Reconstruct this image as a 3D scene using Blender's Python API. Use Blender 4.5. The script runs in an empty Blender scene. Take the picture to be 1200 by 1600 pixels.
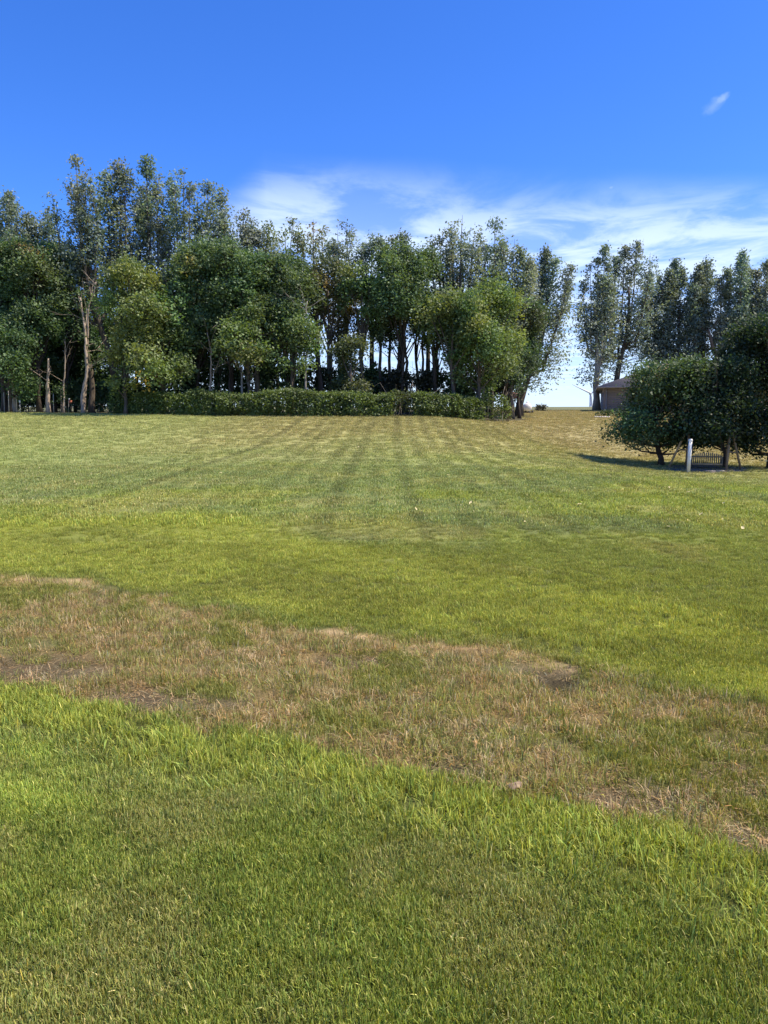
import bpy, math
import numpy as np
from mathutils import Vector

# ------------------------------------------------------------------ camera, sky, sun, exposure
scn = bpy.context.scene
PITCH = math.radians(5.95)
EYE = 1.6
cd = bpy.data.cameras.new("camera"); cam = bpy.data.objects.new("camera", cd)
scn.collection.objects.link(cam); scn.camera = cam
cam.location = (0, 0, EYE); cam.rotation_euler = (math.radians(90) - PITCH, 0, 0)
cd.sensor_fit = 'HORIZONTAL'; cd.sensor_width = 36; cd.lens = 36
cd.clip_start = 0.05; cd.clip_end = 9000

SUN_AZ, SUN_EL = math.radians(97), math.radians(56)   # azimuth clockwise from +Y (view direction)
SUN_STRENGTH, SKY_STRENGTH = 3.5, 0.125
world = bpy.data.worlds.new("World"); scn.world = world; world.use_nodes = True
nt = world.node_tree; nt.nodes.clear()
def N(t, typ, **kw):
    n = t.nodes.new(typ)
    for k, v in kw.items(): setattr(n, k, v)
    return n
def mth(t, op, a, b=None, c=None, clamp=False):
    n = N(t, 'ShaderNodeMath', operation=op); n.use_clamp = clamp
    for i, v in enumerate((a, b, c)):
        if v is None: continue
        if isinstance(v, (int, float)): n.inputs[i].default_value = v
        else: t.links.new(v, n.inputs[i])
    return n.outputs[0]
def maprange(t, v, a, b, c=0.0, d=1.0, smooth=True):
    n = N(t, 'ShaderNodeMapRange'); n.interpolation_type = 'SMOOTHSTEP' if smooth else 'LINEAR'
    t.links.new(v, n.inputs[0])
    for i, q in enumerate((a, b, c, d)): n.inputs[i + 1].default_value = q
    return n.outputs[0]
def sky_dir(px, py):
    u, v = (px - 600) / 1200, (800 - py) / 1200
    d = Vector((u, math.cos(PITCH) + v * math.sin(PITCH), v * math.cos(PITCH) - math.sin(PITCH)))
    return d.normalized()
def build_sky():
    t = nt; L = t.links.new
    out = N(t, 'ShaderNodeOutputWorld'); bg = N(t, 'ShaderNodeBackground'); bg.inputs[1].default_value = SKY_STRENGTH
    sky = N(t, 'ShaderNodeTexSky', sky_type='NISHITA'); sky.sun_disc = False
    sky.sun_elevation = SUN_EL; sky.sun_rotation = SUN_AZ
    sky.air_density = 1.0; sky.dust_density = 0.6; sky.ozone_density = 3.0; sky.altitude = 300
    hs = N(t, 'ShaderNodeHueSaturation'); hs.inputs['Saturation'].default_value = 1.25; hs.inputs['Value'].default_value = 1.0
    tn = N(t, 'ShaderNodeMix', data_type='RGBA', blend_type='MULTIPLY'); tn.inputs[0].default_value = 1; tn.inputs[7].default_value = (.40, .53, .86, 1)
    L(sky.outputs[0], hs.inputs['Color']); L(hs.outputs[0], tn.inputs[6])
    tc = N(t, 'ShaderNodeTexCoord'); sep = N(t, 'ShaderNodeSeparateXYZ'); L(tc.outputs['Generated'], sep.inputs[0])
    X, Y, Z = sep.outputs
    zc = mth(t, 'MAXIMUM', Z, 0.03)
    cx = mth(t, 'DIVIDE', X, zc); cy = mth(t, 'DIVIDE', Y, zc)
    cmb = N(t, 'ShaderNodeCombineXYZ'); L(cx, cmb.inputs[0]); L(mth(t, 'MULTIPLY', cy, 0.8), cmb.inputs[1])
    n1 = N(t, 'ShaderNodeTexNoise'); n1.inputs['Scale'].default_value = 1.9; n1.inputs['Detail'].default_value = 9; n1.inputs['Roughness'].default_value = 0.6
    n1.inputs['Distortion'].default_value = 0.5; L(cmb.outputs[0], n1.inputs['Vector'])
    n2 = N(t, 'ShaderNodeTexNoise'); n2.inputs['Scale'].default_value = 0.35; n2.inputs['Detail'].default_value = 3; L(cmb.outputs[0], n2.inputs['Vector'])
    # elevation of the cloud bank's top edge wanders with the noise
    el = mth(t, 'ADD', Z, mth(t, 'MULTIPLY', mth(t, 'SUBTRACT', n2.outputs[0], 0.5), -0.16))
    el = mth(t, 'ADD', el, mth(t, 'MULTIPLY', X, 0.10))
    el = mth(t, 'ADD', el, mth(t, 'MULTIPLY', mth(t, 'MAXIMUM', mth(t, 'SUBTRACT', -0.14, X), 0.0), 0.8))
    bank = maprange(t, el, 0.325, 0.235)
    wisp = maprange(t, n1.outputs[0], 0.36, 0.60)
    cl = mth(t, 'MULTIPLY', bank, mth(t, 'ADD', mth(t, 'MULTIPLY', wisp, 0.56), 0.20))
    low = maprange(t, Z, 0.20, 0.02)
    cl = mth(t, 'MAXIMUM', cl, mth(t, 'MULTIPLY', low, 0.72))
    n3 = N(t, 'ShaderNodeTexNoise'); n3.inputs['Scale'].default_value = 75; n3.inputs['Detail'].default_value = 5; n3.inputs['Distortion'].default_value = 0.6
    L(tc.outputs['Generated'], n3.inputs['Vector'])
    for px, py, r, ax, amp in ((1116, 164, 0.008, 2.4, 0.22), (1128, 154, 0.005, 2.0, 0.38), (955, 293, 0.0032, 0.6, 0.45), (1050, 338, 0.034, 0.30, 0.6), (1150, 358, 0.035, 0.35, 0.5)):
        d = sky_dir(px, py)
        dz = mth(t, 'MULTIPLY', mth(t, 'SUBTRACT', Z, d.z), 1.0 / (r * ax if ax < 1 else r * 1.0))
        dx = mth(t, 'MULTIPLY', mth(t, 'SUBTRACT', X, d.x), 1.0 / r)
        if ax > 1.5: dx = mth(t, 'SUBTRACT', dx, mth(t, 'MULTIPLY', dz, 0.6))
        q = mth(t, 'ADD', mth(t, 'MULTIPLY', dx, dx), mth(t, 'MULTIPLY', dz, dz))
        q = mth(t, 'ADD', q, mth(t, 'MULTIPLY', mth(t, 'SUBTRACT', n3.outputs[0], 0.5), 3.0))
        front = mth(t, 'GREATER_THAN', Y, 0.0)
        m = mth(t, 'MULTIPLY', maprange(t, q, 1.8, -0.8, 0.0, amp * 0.75), front)
        cl = mth(t, 'MAXIMUM', cl, m)
    mx = N(t, 'ShaderNodeMix', data_type='RGBA'); L(cl, mx.inputs[0]); L(tn.outputs[2], mx.inputs[6]); mx.inputs[7].default_value = (3.5, 4.1, 4.75, 1)
    L(mx.outputs[2], bg.inputs[0]); L(bg.outputs[0], out.inputs[0])
build_sky()
sd = bpy.data.lights.new("sun", 'SUN'); sd.energy = SUN_STRENGTH; sd.angle = math.radians(0.55); sd.color = (1.0, 0.89, 0.72)
sun = bpy.data.objects.new("sun", sd); scn.collection.objects.link(sun)
sdir = Vector((math.sin(SUN_AZ) * math.cos(SUN_EL), math.cos(SUN_AZ) * math.cos(SUN_EL), math.sin(SUN_EL)))
sun.rotation_euler = sdir.to_track_quat('Z', 'Y').to_euler(); sun.location = sdir * 100
vs = scn.view_settings; vs.view_transform = 'Standard'; vs.look = 'None'; vs.exposure = 1.2; vs.gamma = 1.0; vs.use_curve_mapping = False
scn.cycles.max_bounces = 6; scn.cycles.transparent_max_bounces = 4; scn.cycles.caustics_reflective = False; scn.cycles.caustics_refractive = False

# ------------------------------------------------------------------ helpers
def smooth(a, b, x):
    t = np.clip((np.asarray(x, float) - a) / (b - a), 0, 1); return t * t * (3 - 2 * t)
def _hash(ix, iy, s):
    h = (ix.astype(np.int64) * 374761393 + iy.astype(np.int64) * 668265263 + s * 2147483647) & 0xFFFFFFFF
    h = ((h ^ (h >> 13)) * 1274126177) & 0xFFFFFFFF
    return ((h ^ (h >> 16)) & 0xFFFFFF) / float(0xFFFFFF)
def vnoise(x, y, s=0):
    x, y = np.asarray(x, float), np.asarray(y, float)
    ix, iy = np.floor(x), np.floor(y); fx, fy = x - ix, y - iy
    fx, fy = fx * fx * (3 - 2 * fx), fy * fy * (3 - 2 * fy); ix, iy = ix.astype(np.int64), iy.astype(np.int64)
    return (_hash(ix, iy, s) * (1 - fx) + _hash(ix + 1, iy, s) * fx) * (1 - fy) + (_hash(ix, iy + 1, s) * (1 - fx) + _hash(ix + 1, iy + 1, s) * fx) * fy
def fbm(x, y, f=1.0, s=0, o=4):
    v = 0; a = 0.5; tot = 0
    for k in range(o):
        v = v + a * vnoise(x * f + 17.3 * k, y * f - 9.1 * k, s + k); tot += a; a *= 0.5; f *= 2.07
    return v / tot
def hermite(xk, yk):
    xk, yk = np.array(xk, float), np.array(yk, float); m = np.gradient(yk, xk)
    def f(x):
        x = np.clip(x, xk[0], xk[-1]); i = np.clip(np.searchsorted(xk, x) - 1, 0, len(xk) - 2)
        h = xk[i + 1] - xk[i]; t = (x - xk[i]) / h
        return (2*t**3 - 3*t**2 + 1)*yk[i] + (t**3 - 2*t**2 + t)*h*m[i] + (-2*t**3 + 3*t**2)*yk[i + 1] + (t**3 - t**2)*h*m[i + 1]
    return f
_base = hermite([-80, -10, 0, 8, 20, 34, 45, 55, 62, 70, 82, 92, 110, 130, 150, 200, 300, 500, 3200],
                [-2, -.1, 0, .02, .42, 1.0, 1.85, 2.75, 3.15, 3.4, 3.72, 4.08, 4.95, 5.8, 6.1, 5.0, 2.0, 0, 0])
_dip = hermite([-10, 5, 20, 34, 50, 60, 75, 88, 100, 3200], [0, 0, .55, 1.2, 1.3, .9, .3, 0, 0, 0])
def gz(x, y):
    x, y = np.asarray(x, float), np.asarray(y, float)
    near = np.exp(-(y / 14.0) ** 2)
    return _base(y) - _dip(y) * smooth(2, 14, x) + (fbm(x, y, 0.9, 5, 3) - .5) * 0.07 * near + (fbm(x, y, 0.12, 9, 2) - .5) * 0.15 * smooth(8, 30, y)
def gzf(x, y): return float(gz(np.array([x]), np.array([y]))[0])
def ray(px, py):
    u, v = (px - 600) / 1200, (800 - py) / 1200
    yf = math.cos(PITCH) + v * math.sin(PITCH)
    return u / yf, (v * math.cos(PITCH) - math.sin(PITCH)) / yf     # dx/dy, dz/dy
def at(px, py, Y):
    a, b = ray(px, py); return (a * Y, Y, EYE + b * Y)
def xof(px, Y): return ray(px, 640)[0] * Y
def hit(px, py):
    a, b = ray(px, py); y = 1.0
    while y < 200 and EYE + b * y > gzf(a * y, y): y += 0.03
    return a * y, y

def link(o, parent=None):
    scn.collection.objects.link(o)
    if parent is not None: o.parent = parent
    return o
def make_mesh(name, V, F, mats, fcol=None, fmat=None, smoothf=False):
    """V (n,3); F list of index arrays (k,3) or (k,4)"""
    me = bpy.data.meshes.new(name)
    V = np.asarray(V, np.float32); F = [np.asarray(f, np.int32) for f in F if len(f)]
    nl = sum(f.size for f in F); nf = sum(len(f) for f in F)
    me.vertices.add(len(V)); me.vertices.foreach_set('co', V.ravel())
    me.loops.add(nl); me.loops.foreach_set('vertex_index', np.concatenate([f.ravel() for f in F]))
    me.polygons.add(nf)
    tot = np.concatenate([np.full(len(f), f.shape[1], np.int32) for f in F])
    me.polygons.foreach_set('loop_start', np.concatenate([[0], np.cumsum(tot)[:-1]]).astype(np.int32))
    try: me.polygons.foreach_set('loop_total', tot)
    except Exception: pass
    for m in (mats if isinstance(mats, (list, tuple)) else [mats]): me.materials.append(m)
    if fmat is not None: me.polygons.foreach_set('material_index', np.asarray(fmat, np.int32))
    if smoothf: me.polygons.foreach_set('use_smooth', np.ones(nf, bool))
    if fcol is not None:
        a = me.attributes.new('tint', 'FLOAT_COLOR', 'FACE'); c = np.ones((nf, 4), np.float32); c[:, :3] = fcol; a.data.foreach_set('color', c.ravel())
    me.update(calc_edges=True); me.validate(); return me
class MB:
    def __init__(s): s.V = []; s.Q = []; s.T = []; s.n = 0
    def add(s, v, q=None, t=None):
        v = np.asarray(v, float)
        if q is not None and len(q): s.Q.append(np.asarray(q, int) + s.n)
        if t is not None and len(t): s.T.append(np.asarray(t, int) + s.n)
        s.V.append(v); s.n += len(v)
    def box(s, c, size, rz=0.0, rx=0.0, ry=0.0, bev=0.0):
        h = np.array(size) / 2.0
        if bev > 0: bev = min(bev, *(h * .45))
        pts = []; 
        if bev <= 0:
            v = np.array([[i, j, k] for i in (-1, 1) for j in (-1, 1) for k in (-1, 1)]) * h
            q = [[0, 1, 3, 2], [4, 6, 7, 5], [0, 4, 5, 1], [2, 3, 7, 6], [0, 2, 6, 4], [1, 5, 7, 3]]; t = None
        else:
            ring = []
            for z, ins in ((-h[2], bev), (-h[2] + bev, 0), (h[2] - bev, 0), (h[2], bev)):
                a, b = h[0] - ins, h[1] - ins
                for (i, j) in ((-1, -1), (1, -1), (1, 1), (-1, 1)): ring.append([i * a, j * b, z])
            v = np.array(ring); q = [[3, 2, 1, 0], [12, 13, 14, 15]]
            for r in range(3):
                for k in range(4): q.append([r*4 + k, r*4 + (k+1) % 4, (r+1)*4 + (k+1) % 4, (r+1)*4 + k])
            t = None
        cx, sx, cy, sy, cz, sz = math.cos(rx), math.sin(rx), math.cos(ry), math.sin(ry), math.cos(rz), math.sin(rz)
        R = np.array([[cz, -sz, 0], [sz, cz, 0], [0, 0, 1]]) @ np.array([[cy, 0, sy], [0, 1, 0], [-sy, 0, cy]]) @ np.array([[1, 0, 0], [0, cx, -sx], [0, sx, cx]])
        s.add(v @ R.T + np.array(c), q, t)
    def tube(s, P, R, n=6, cap=True):
        P = np.asarray(P, float); m = len(P); R = np.broadcast_to(np.asarray(R, float), (m,)).copy()
        T = np.gradient(P, axis=0); T /= np.linalg.norm(T, axis=1)[:, None] + 1e-9
        ref = np.array([0.0, 1, 0]) if abs(T[0][1]) < .9 else np.array([1.0, 0, 0])
        A = np.cross(T, ref); A /= np.linalg.norm(A, axis=1)[:, None] + 1e-9; B = np.cross(T, A)
        ang = np.arange(n) * 2 * np.pi / n
        v = P[:, None] + R[:, None, None] * (A[:, None] * np.cos(ang)[None, :, None] + B[:, None] * np.sin(ang)[None, :, None])
        v = v.reshape(-1, 3); i = np.arange(m - 1)[:, None] * n; j = np.arange(n)[None]; k = (j + 1) % n
        q = np.stack([i + j, i + k, i + n + k, i + n + j], -1).reshape(-1, 4)
        t = []
        if cap:
            v = np.vstack([v, P[0], P[-1]]); a, b = len(v) - 2, len(v) - 1
            for jj in range(n): t += [[a, (jj + 1) % n, jj], [b, (m - 1) * n + jj, (m - 1) * n + (jj + 1) % n]]
        s.add(v, q, t)
    def lathe(s, prof, n=16, axis='z', c=(0, 0, 0)):
        prof = np.array(prof, float); m = len(prof); ang = np.arange(n) * 2 * np.pi / n
        v = np.stack([prof[:, None, 0] * np.cos(ang), prof[:, None, 0] * np.sin(ang), np.repeat(prof[:, 1:2], n, 1)], -1).reshape(-1, 3)
        if axis == 'y': v = v[:, [0, 2, 1]] * [1, 1, 1]
        if axis == 'x': v = v[:, [2, 0, 1]]
        i = np.arange(m - 1)[:, None] * n; j = np.arange(n)[None]; k = (j + 1) % n
        s.add(v + np.array(c), np.stack([i + j, i + k, i + n + k, i + n + j], -1).reshape(-1, 4))
    def mesh(s, name, mat, sm=False):
        F = []
        if s.Q: F.append(np.concatenate(s.Q))
        if s.T: F.append(np.concatenate(s.T))
        return make_mesh(name, np.concatenate(s.V), F, mat, smoothf=sm)
    def build(s, name, mat, parent=None, sm=False, loc=None):
        o = link(bpy.data.objects.new(name, s.mesh(name, mat, sm)), parent)
        if loc is not None: o.location = loc
        return o
def empty(name, loc): 
    o = link(bpy.data.objects.new(name, None)); o.location = loc; o.empty_display_size = .2; return o
def tag(o, label=None, cat=None, group=None, kind=None):
    if label: o['label'] = label
    if cat: o['category'] = cat
    if group: o['group'] = group
    if kind: o['kind'] = kind
    return o

# ------------------------------------------------------------------ materials
def base_mat(name, col, rough=.8, noise=None, amp=.3, bump=0.0, spec=.3, metal=0.0, stretch=(1, 1, 1), second=None):
    m = bpy.data.materials.new(name); m.use_nodes = True; t = m.node_tree; b = t.nodes['Principled BSDF']
    b.inputs['Roughness'].default_value = rough; b.inputs['Specular IOR Level'].default_value = spec; b.inputs['Metallic'].default_value = metal
    if noise:
        tc = N(t, 'ShaderNodeTexCoord'); mp = N(t, 'ShaderNodeMapping'); mp.inputs['Scale'].default_value = stretch; t.links.new(tc.outputs['Object'], mp.inputs[0])
        n = N(t, 'ShaderNodeTexNoise'); n.inputs['Scale'].default_value = noise; n.inputs['Detail'].default_value = 6; n.inputs['Roughness'].default_value = .6; t.links.new(mp.outputs[0], n.inputs['Vector'])
        r = N(t, 'ShaderNodeValToRGB'); r.color_ramp.elements[0].position = .3; r.color_ramp.elements[1].position = .7
        s2 = second or tuple(c * (1 + amp) for c in col); s1 = tuple(c * (1 - amp) for c in col)
        r.color_ramp.elements[0].color = (*s1, 1); r.color_ramp.elements[1].color = (*s2, 1)
        t.links.new(n.outputs[0], r.inputs[0]); t.links.new(r.outputs[0], b.inputs['Base Color'])
        if bump:
            bp = N(t, 'ShaderNodeBump'); bp.inputs['Strength'].default_value = bump; bp.inputs['Distance'].default_value = .02
            t.links.new(n.outputs[0], bp.inputs['Height']); t.links.new(bp.outputs[0], b.inputs['Normal'])
    else: b.inputs['Base Color'].default_value = (*col, 1)
    return m
def leaf_mat(name, transl=.35, rough=.5, instancer=False, tip=None, gloss=.06):
    m = bpy.data.materials.new(name); m.use_nodes = True; t = m.node_tree; t.nodes.clear(); L = t.links.new
    a = N(t, 'ShaderNodeAttribute', attribute_name='tint')
    col = a.outputs['Color']
    if instancer:
        g = N(t, 'ShaderNodeAttribute', attribute_name='itint'); g.attribute_type = 'INSTANCER'
        mx = N(t, 'ShaderNodeMix', data_type='RGBA', blend_type='MULTIPLY'); mx.inputs[0].default_value = 1
        L(col, mx.inputs[6]); L(g.outputs['Color'], mx.inputs[7]); col = mx.outputs[2]
    d = N(t, 'ShaderNodeBsdfDiffuse'); L(col, d.inputs[0])
    tr = N(t, 'ShaderNodeBsdfTranslucent')
    yl = N(t, 'ShaderNodeMix', data_type='RGBA', blend_type='MULTIPLY'); yl.inputs[0].default_value = 1; L(col, yl.inputs[6]); yl.inputs[7].default_value = (1.3, 1.25, .55, 1)
    L(yl.outputs[2], tr.inputs[0])
    s = N(t, 'ShaderNodeMixShader'); s.inputs[0].default_value = transl; L(d.outputs[0], s.inputs[1]); L(tr.outputs[0], s.inputs[2])
    gl = N(t, 'ShaderNodeBsdfGlossy'); gl.inputs['Roughness'].default_value = rough; gl.inputs['Color'].default_value = (1, 1, 1, 1)
    s2 = N(t, 'ShaderNodeMixShader'); s2.inputs[0].default_value = gloss; L(s.outputs[0], s2.inputs[1]); L(gl.outputs[0], s2.inputs[2])
    o = N(t, 'ShaderNodeOutputMaterial'); L(s2.outputs[0], o.inputs[0]); return m
M_leaf = leaf_mat('leaves', .40, .6, gloss=.03)
M_blade = leaf_mat('grass_blades', .35, .6, True, gloss=.015)
M_bark = base_mat('bark', (.11, .09, .07), .9, 6, .45, .8, .1, stretch=(1, 1, .25))
M_barkpale = base_mat('pale_bark', (.36, .29, .225), .9, 6, .35, .8, .1, stretch=(1, 1, .25))
M_barkdark = base_mat('dark_bark', (.075, .06, .05), .9, 6, .4, .8, .1, stretch=(1, 1, .25))
M_barkgrey = base_mat('grey_bark', (.30, .27, .23), .9, 5, .35, .8, .1, stretch=(1, 1, .25))
def ground_mat(name):
    m = bpy.data.materials.new(name); m.use_nodes = True; t = m.node_tree; L = t.links.new; b = t.nodes['Principled BSDF']
    b.inputs['Roughness'].default_value = .95; b.inputs['Specular IOR Level'].default_value = .1
    a = N(t, 'ShaderNodeAttribute', attribute_name='col'); tc = N(t, 'ShaderNodeTexCoord')
    fs = []
    for sc, det in ((42, 4), (6, 5), (1.3, 4)):
        n = N(t, 'ShaderNodeTexNoise'); n.inputs['Scale'].default_value = sc; n.inputs['Detail'].default_value = det; n.inputs['Roughness'].default_value = .65
        L(tc.outputs['Object'], n.inputs['Vector']); fs.append(n.outputs[0])
    f = mth(t, 'ADD', mth(t, 'MULTIPLY', maprange(t, fs[0], .25, .75, .62, 1.38), .5), mth(t, 'MULTIPLY', maprange(t, fs[1], .3, .7, .75, 1.25), .5))
    f = mth(t, 'MULTIPLY', f, maprange(t, fs[2], .3, .7, .88, 1.12))
    cb = N(t, 'ShaderNodeCombineXYZ'); [L(f, cb.inputs[i]) for i in range(3)]
    mx = N(t, 'ShaderNodeMix', data_type='RGBA', blend_type='MULTIPLY'); mx.inputs[0].default_value = 1; L(a.outputs['Color'], mx.inputs[6]); L(cb.outputs[0], mx.inputs[7])
    L(mx.outputs[2], b.inputs['Base Color'])
    bp = N(t, 'ShaderNodeBump'); bp.inputs['Strength'].default_value = .7; bp.inputs['Distance'].default_value = .03
    L(mth(t, 'ADD', fs[0], fs[1]), bp.inputs['Height']); L(bp.outputs[0], b.inputs['Normal'])
    return m
M_ground = ground_mat('turf')

# ------------------------------------------------------------------ ground zones
def line_from_px(pts):
    w = sorted(hit(*p) for p in pts); return np.array([a for a, b in w]), np.array([b for a, b in w])
TOPX, TOPY = line_from_px([(-250, 888), (0, 897), (130, 903), (260, 930), (400, 958), (600, 988), (760, 1006), (880, 1035), (1000, 1068), (1200, 1100), (1450, 1165)])
BOTX, BOTY = line_from_px([(-250, 1040), (0, 1085), (100, 1105), (230, 1122), (350, 1150), (500, 1182), (700, 1230), (860, 1266), (950, 1302), (1100, 1340), (1200, 1375), (1450, 1450)])
LIMX, LIMY = line_from_px([(-250, 1110), (0, 1165), (300, 1225), (500, 1275), (700, 1320), (900, 1395), (1200, 1470), (1450, 1540)])
HOLE = hit(873, 1062)
C = {k: np.array(v) for k, v in dict(dark=(.262, .325, .055), lime=(.285, .325, .058), brown=(.34, .235, .100), straw=(.58, .45, .26), soil=(.16, .115, .075),
     grey=(.225, .265, .085), tan=(.31, .265, .125), dry=(.31, .285, .11), litter=(.05, .045, .028), field=(.15, .155, .08)).items()}
SOILS = [(hit(*p), r_) for p, r_ in (((40, 1045), .55), ((215, 1088), .40), ((330, 1092), .22), ((180, 925), .3), ((1165, 1160), .26), ((1195, 1225), .36), ((1195, 1300), .22), ((870, 1045), .30), ((1000, 1245), .25), ((560, 1030), .28), ((690, 1205), .15), ((1120, 1330), .2))]
def mixc(a, b, w): w = np.clip(w, 0, 1)[..., None]; return a * (1 - w) + b * w
def zones(x, y):
    x, y = np.asarray(x, float), np.asarray(y, float)
    nz = fbm(x, y, 1.6, 3, 4) - .5; nf = fbm(x, y, 5.0, 11, 3) - .5; nl = fbm(x, y, .35, 21, 3) - .5
    top = np.interp(x, TOPX, TOPY) + nz*.55 + nf*.35; bot = np.interp(x, BOTX, BOTY) + nz * .45 + nf * .3; lim = np.interp(x, LIMX, LIMY) + nz * .8
    strip = smooth(0, .22, y - bot) * smooth(0, .16, top - y)
    r = smooth(.3, 2.2, x)                                    # towards the right-hand side the dead strip breaks into patches
    patch = smooth(.40, .58, fbm(x, y, 1.1, 31, 4) + .18 * smooth(1.0, 0, (y - bot) / 1.2) )
    brown = strip*(1 - r*.25*(1 - patch))
    gp = smooth(.54, .68, fbm(x, y, 1.7, 41, 4))              # green tufts surviving inside it
    brown = brown * (1 - .75 * gp)
    soil = 0
    for (hx, hy), rr in SOILS: soil = np.maximum(soil, np.exp(-(((x - hx)/(rr*1.5))**2 + ((y - hy)/rr)**2)))
    soil = strip*smooth(.42, 1.0, soil*(.72 + .8*fbm(x, y*1.4, 2.4, 51, 4)))
    brown = np.maximum(brown, soil*.85)
    crest = strip*smooth(.55, .10, top - y)*smooth(.30, .46, fbm(x, y, 2.2, 57, 3)) * (1 - smooth(1.2, 2.0, x))
    hole = np.exp(-(((x - HOLE[0]) / .13) ** 2 + ((y - HOLE[1]) / .20) ** 2))
    below = smooth(-.30, .25, y - lim) * (1 - smooth(0, .2, y - bot))
    above = smooth(-.1, .3, y - top) * (1 - smooth(3.2, 6.0, y - top + nl * 6)) 
    nearz = 1 - smooth(-.4, .2, y - lim)
    far = smooth(18, 44, y + nl * 14)
    col = np.broadcast_to(C['grey'], x.shape + (3,)).copy()
    lp = smooth(.50, .64, fbm(x, y * .8, .30, 61, 4) + .10 * smooth(22, 9, y))
    lp = lp*(1 - smooth(20, 34, y)); lp2 = smooth(.5, .62, fbm(x, y, .8, 63, 4))*smooth(30, 18, y)
    col = mixc(col, C['lime']*.92, lp*.8); col = mixc(col, np.array((.36, .34, .11)), lp2*.45)
    col = mixc(col, C['dry'], far*.95)
    u = x * 30.0 / (y + 8.0) * .35 + x * .65
    lw = smooth(-12, -22, x)
    uu = (x + .004 * (y - 30) ** 2 * np.sign(x) * 0 + .5 * (fbm(x * 0, y, .05, 71, 2) - .5))
    ul = (x + 20*0 + .22*np.sin(y*.07))/.78; iu = np.floor(ul + .5); du = np.abs(ul - iu)*.78
    hs_ = _hash(iu.astype(np.int64), (iu*0).astype(np.int64), 5); wdt = .05 + .07*_hash(iu.astype(np.int64), (iu*0).astype(np.int64), 9) + .0035*y
    st = .25*(vnoise(ul*.9, y*.03, 81) - .5) - smooth(wdt*1.7, wdt*.5, du)*(.42 + .52*hs_)*(.55 + .8*fbm(ul*2, y*.10, 1, 83, 2)) + .18
    st2 = np.sin((y * .92 + x * .35) * 2 * np.pi / 2.3) * .5 + (vnoise((y + x * .4) * 1.6, x * .03, 91) - .5) * 1.2
    stripe = st*(1 - lw*.8)*(1 - .55*smooth(-5, -12, x)) + st2 * lw * .9
    sw = smooth(5, 17, y) * (1 - smooth(88, 94, y))
    col = col * (1 + .40 * stripe * sw)[..., None]
    tanw = smooth(5, 13, x + (y - 50) * .25) * smooth(33, 44, y + nl * 5); col = mixc(col, C['tan'], tanw * .85)
    leftg = smooth(-6, -14, x) * smooth(18, 30, y); col = mixc(col, C['grey'] * 1.15, leftg * .6)
    col = mixc(col, C['lime']*np.array((1.18, 1.14, 1.05))*(1 - .20*smooth(.45, .65, fbm(x, y, .9, 101, 3)))[..., None], above * .9)
    dk = mixc(C['dark']*1.25, C['dark']*.82, smooth(.42, .58, fbm(x*.8 + y*.35, y*1.5, .75, 111, 4)))
    dk = mixc(dk, np.array((.30, .285, .10)), .42*smooth(.48, .64, fbm(x, y, 2.6, 121, 4)))
    col = mixc(col, dk, nearz)
    col = mixc(col, C['lime'] * 1.05, below)
    base = mixc(col, C['lime']*.72 + np.array((.03, .01, .01)), strip*.9)
    col = base
    col = mixc(col, mixc(C['brown'], C['dry'] * .8, smooth(.4, .7, fbm(x, y, 3.1, 131, 3))), brown * .93)
    col = mixc(col, C['soil'], soil * .75); col = mixc(col, C['straw']*np.array((1, .88, .85)), crest*.6*smooth(.35, .6, fbm(x, y, 6.0, 58, 3)) + crest*.15)
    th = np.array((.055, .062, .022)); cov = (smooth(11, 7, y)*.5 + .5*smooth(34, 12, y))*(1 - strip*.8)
    # shaded litter floor of the wood, bare ground under it
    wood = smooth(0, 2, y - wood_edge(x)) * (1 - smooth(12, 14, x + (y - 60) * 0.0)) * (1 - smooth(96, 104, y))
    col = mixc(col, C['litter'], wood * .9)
    fieldw = smooth(92, 95, y + nl * 2); col = mixc(col, C['field'], fieldw)
    col = mixc(col, np.array((.05, .035, .025)), hole * .9)
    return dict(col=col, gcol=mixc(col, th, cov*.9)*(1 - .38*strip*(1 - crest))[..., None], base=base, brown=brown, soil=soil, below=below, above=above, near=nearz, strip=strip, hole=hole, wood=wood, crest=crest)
def wood_edge(x):
    return np.interp(x, [-200, -40, -24, -19.5, -12, 0, 8, 12.2, 14, 200], [66, 62, 60, 56, 54, 53.2, 56, 64, 300, 300])

# ground sheets
def axis(pos):
    v = [0.0]; s = .07
    for lim, st in pos:
        while v[-1] < lim: s = min(st, s * 1.06); v.append(v[-1] + s)
    return np.array(v)
px_ = axis([(7, .09), (18, .26), (60, .9), (200, 8), (3200, 260)]); XS = np.concatenate([-px_[:0:-1], px_])
yy = [-60, -40, -25, -15, -9, -5, -2.5, -1, 0, .5]; YS = np.concatenate([yy, .8 + axis([(10.5, .09), (22, .25), (100, .6), (220, 6), (3200, 200)])])
def sheet(name, ys, label=None):
    gx, gy = np.meshgrid(XS, ys); x, y = gx.ravel(), gy.ravel(); z = gz(x, y) 
    Z = zones(x, y); z = z - .09 * Z['hole'] - .02 * Z['soil'] - .012 * Z['strip']
    nx, ny = len(XS), len(ys); i, j = np.meshgrid(np.arange(nx - 1), np.arange(ny - 1)); a = (j * nx + i).ravel()
    me = make_mesh(name, np.stack([x, y, z], 1), [np.stack([a, a + 1, a + nx + 1, a + nx], 1)], M_ground, smoothf=True)
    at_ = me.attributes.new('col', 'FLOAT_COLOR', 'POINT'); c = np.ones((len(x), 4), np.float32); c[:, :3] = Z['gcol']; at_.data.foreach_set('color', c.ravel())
    return tag(link(bpy.data.objects.new(name, me)), kind='structure')
cut = int(np.searchsorted(YS, 93.5))
sheet('lawn', YS[:cut + 1]); sheet('field', YS[cut:])

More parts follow.
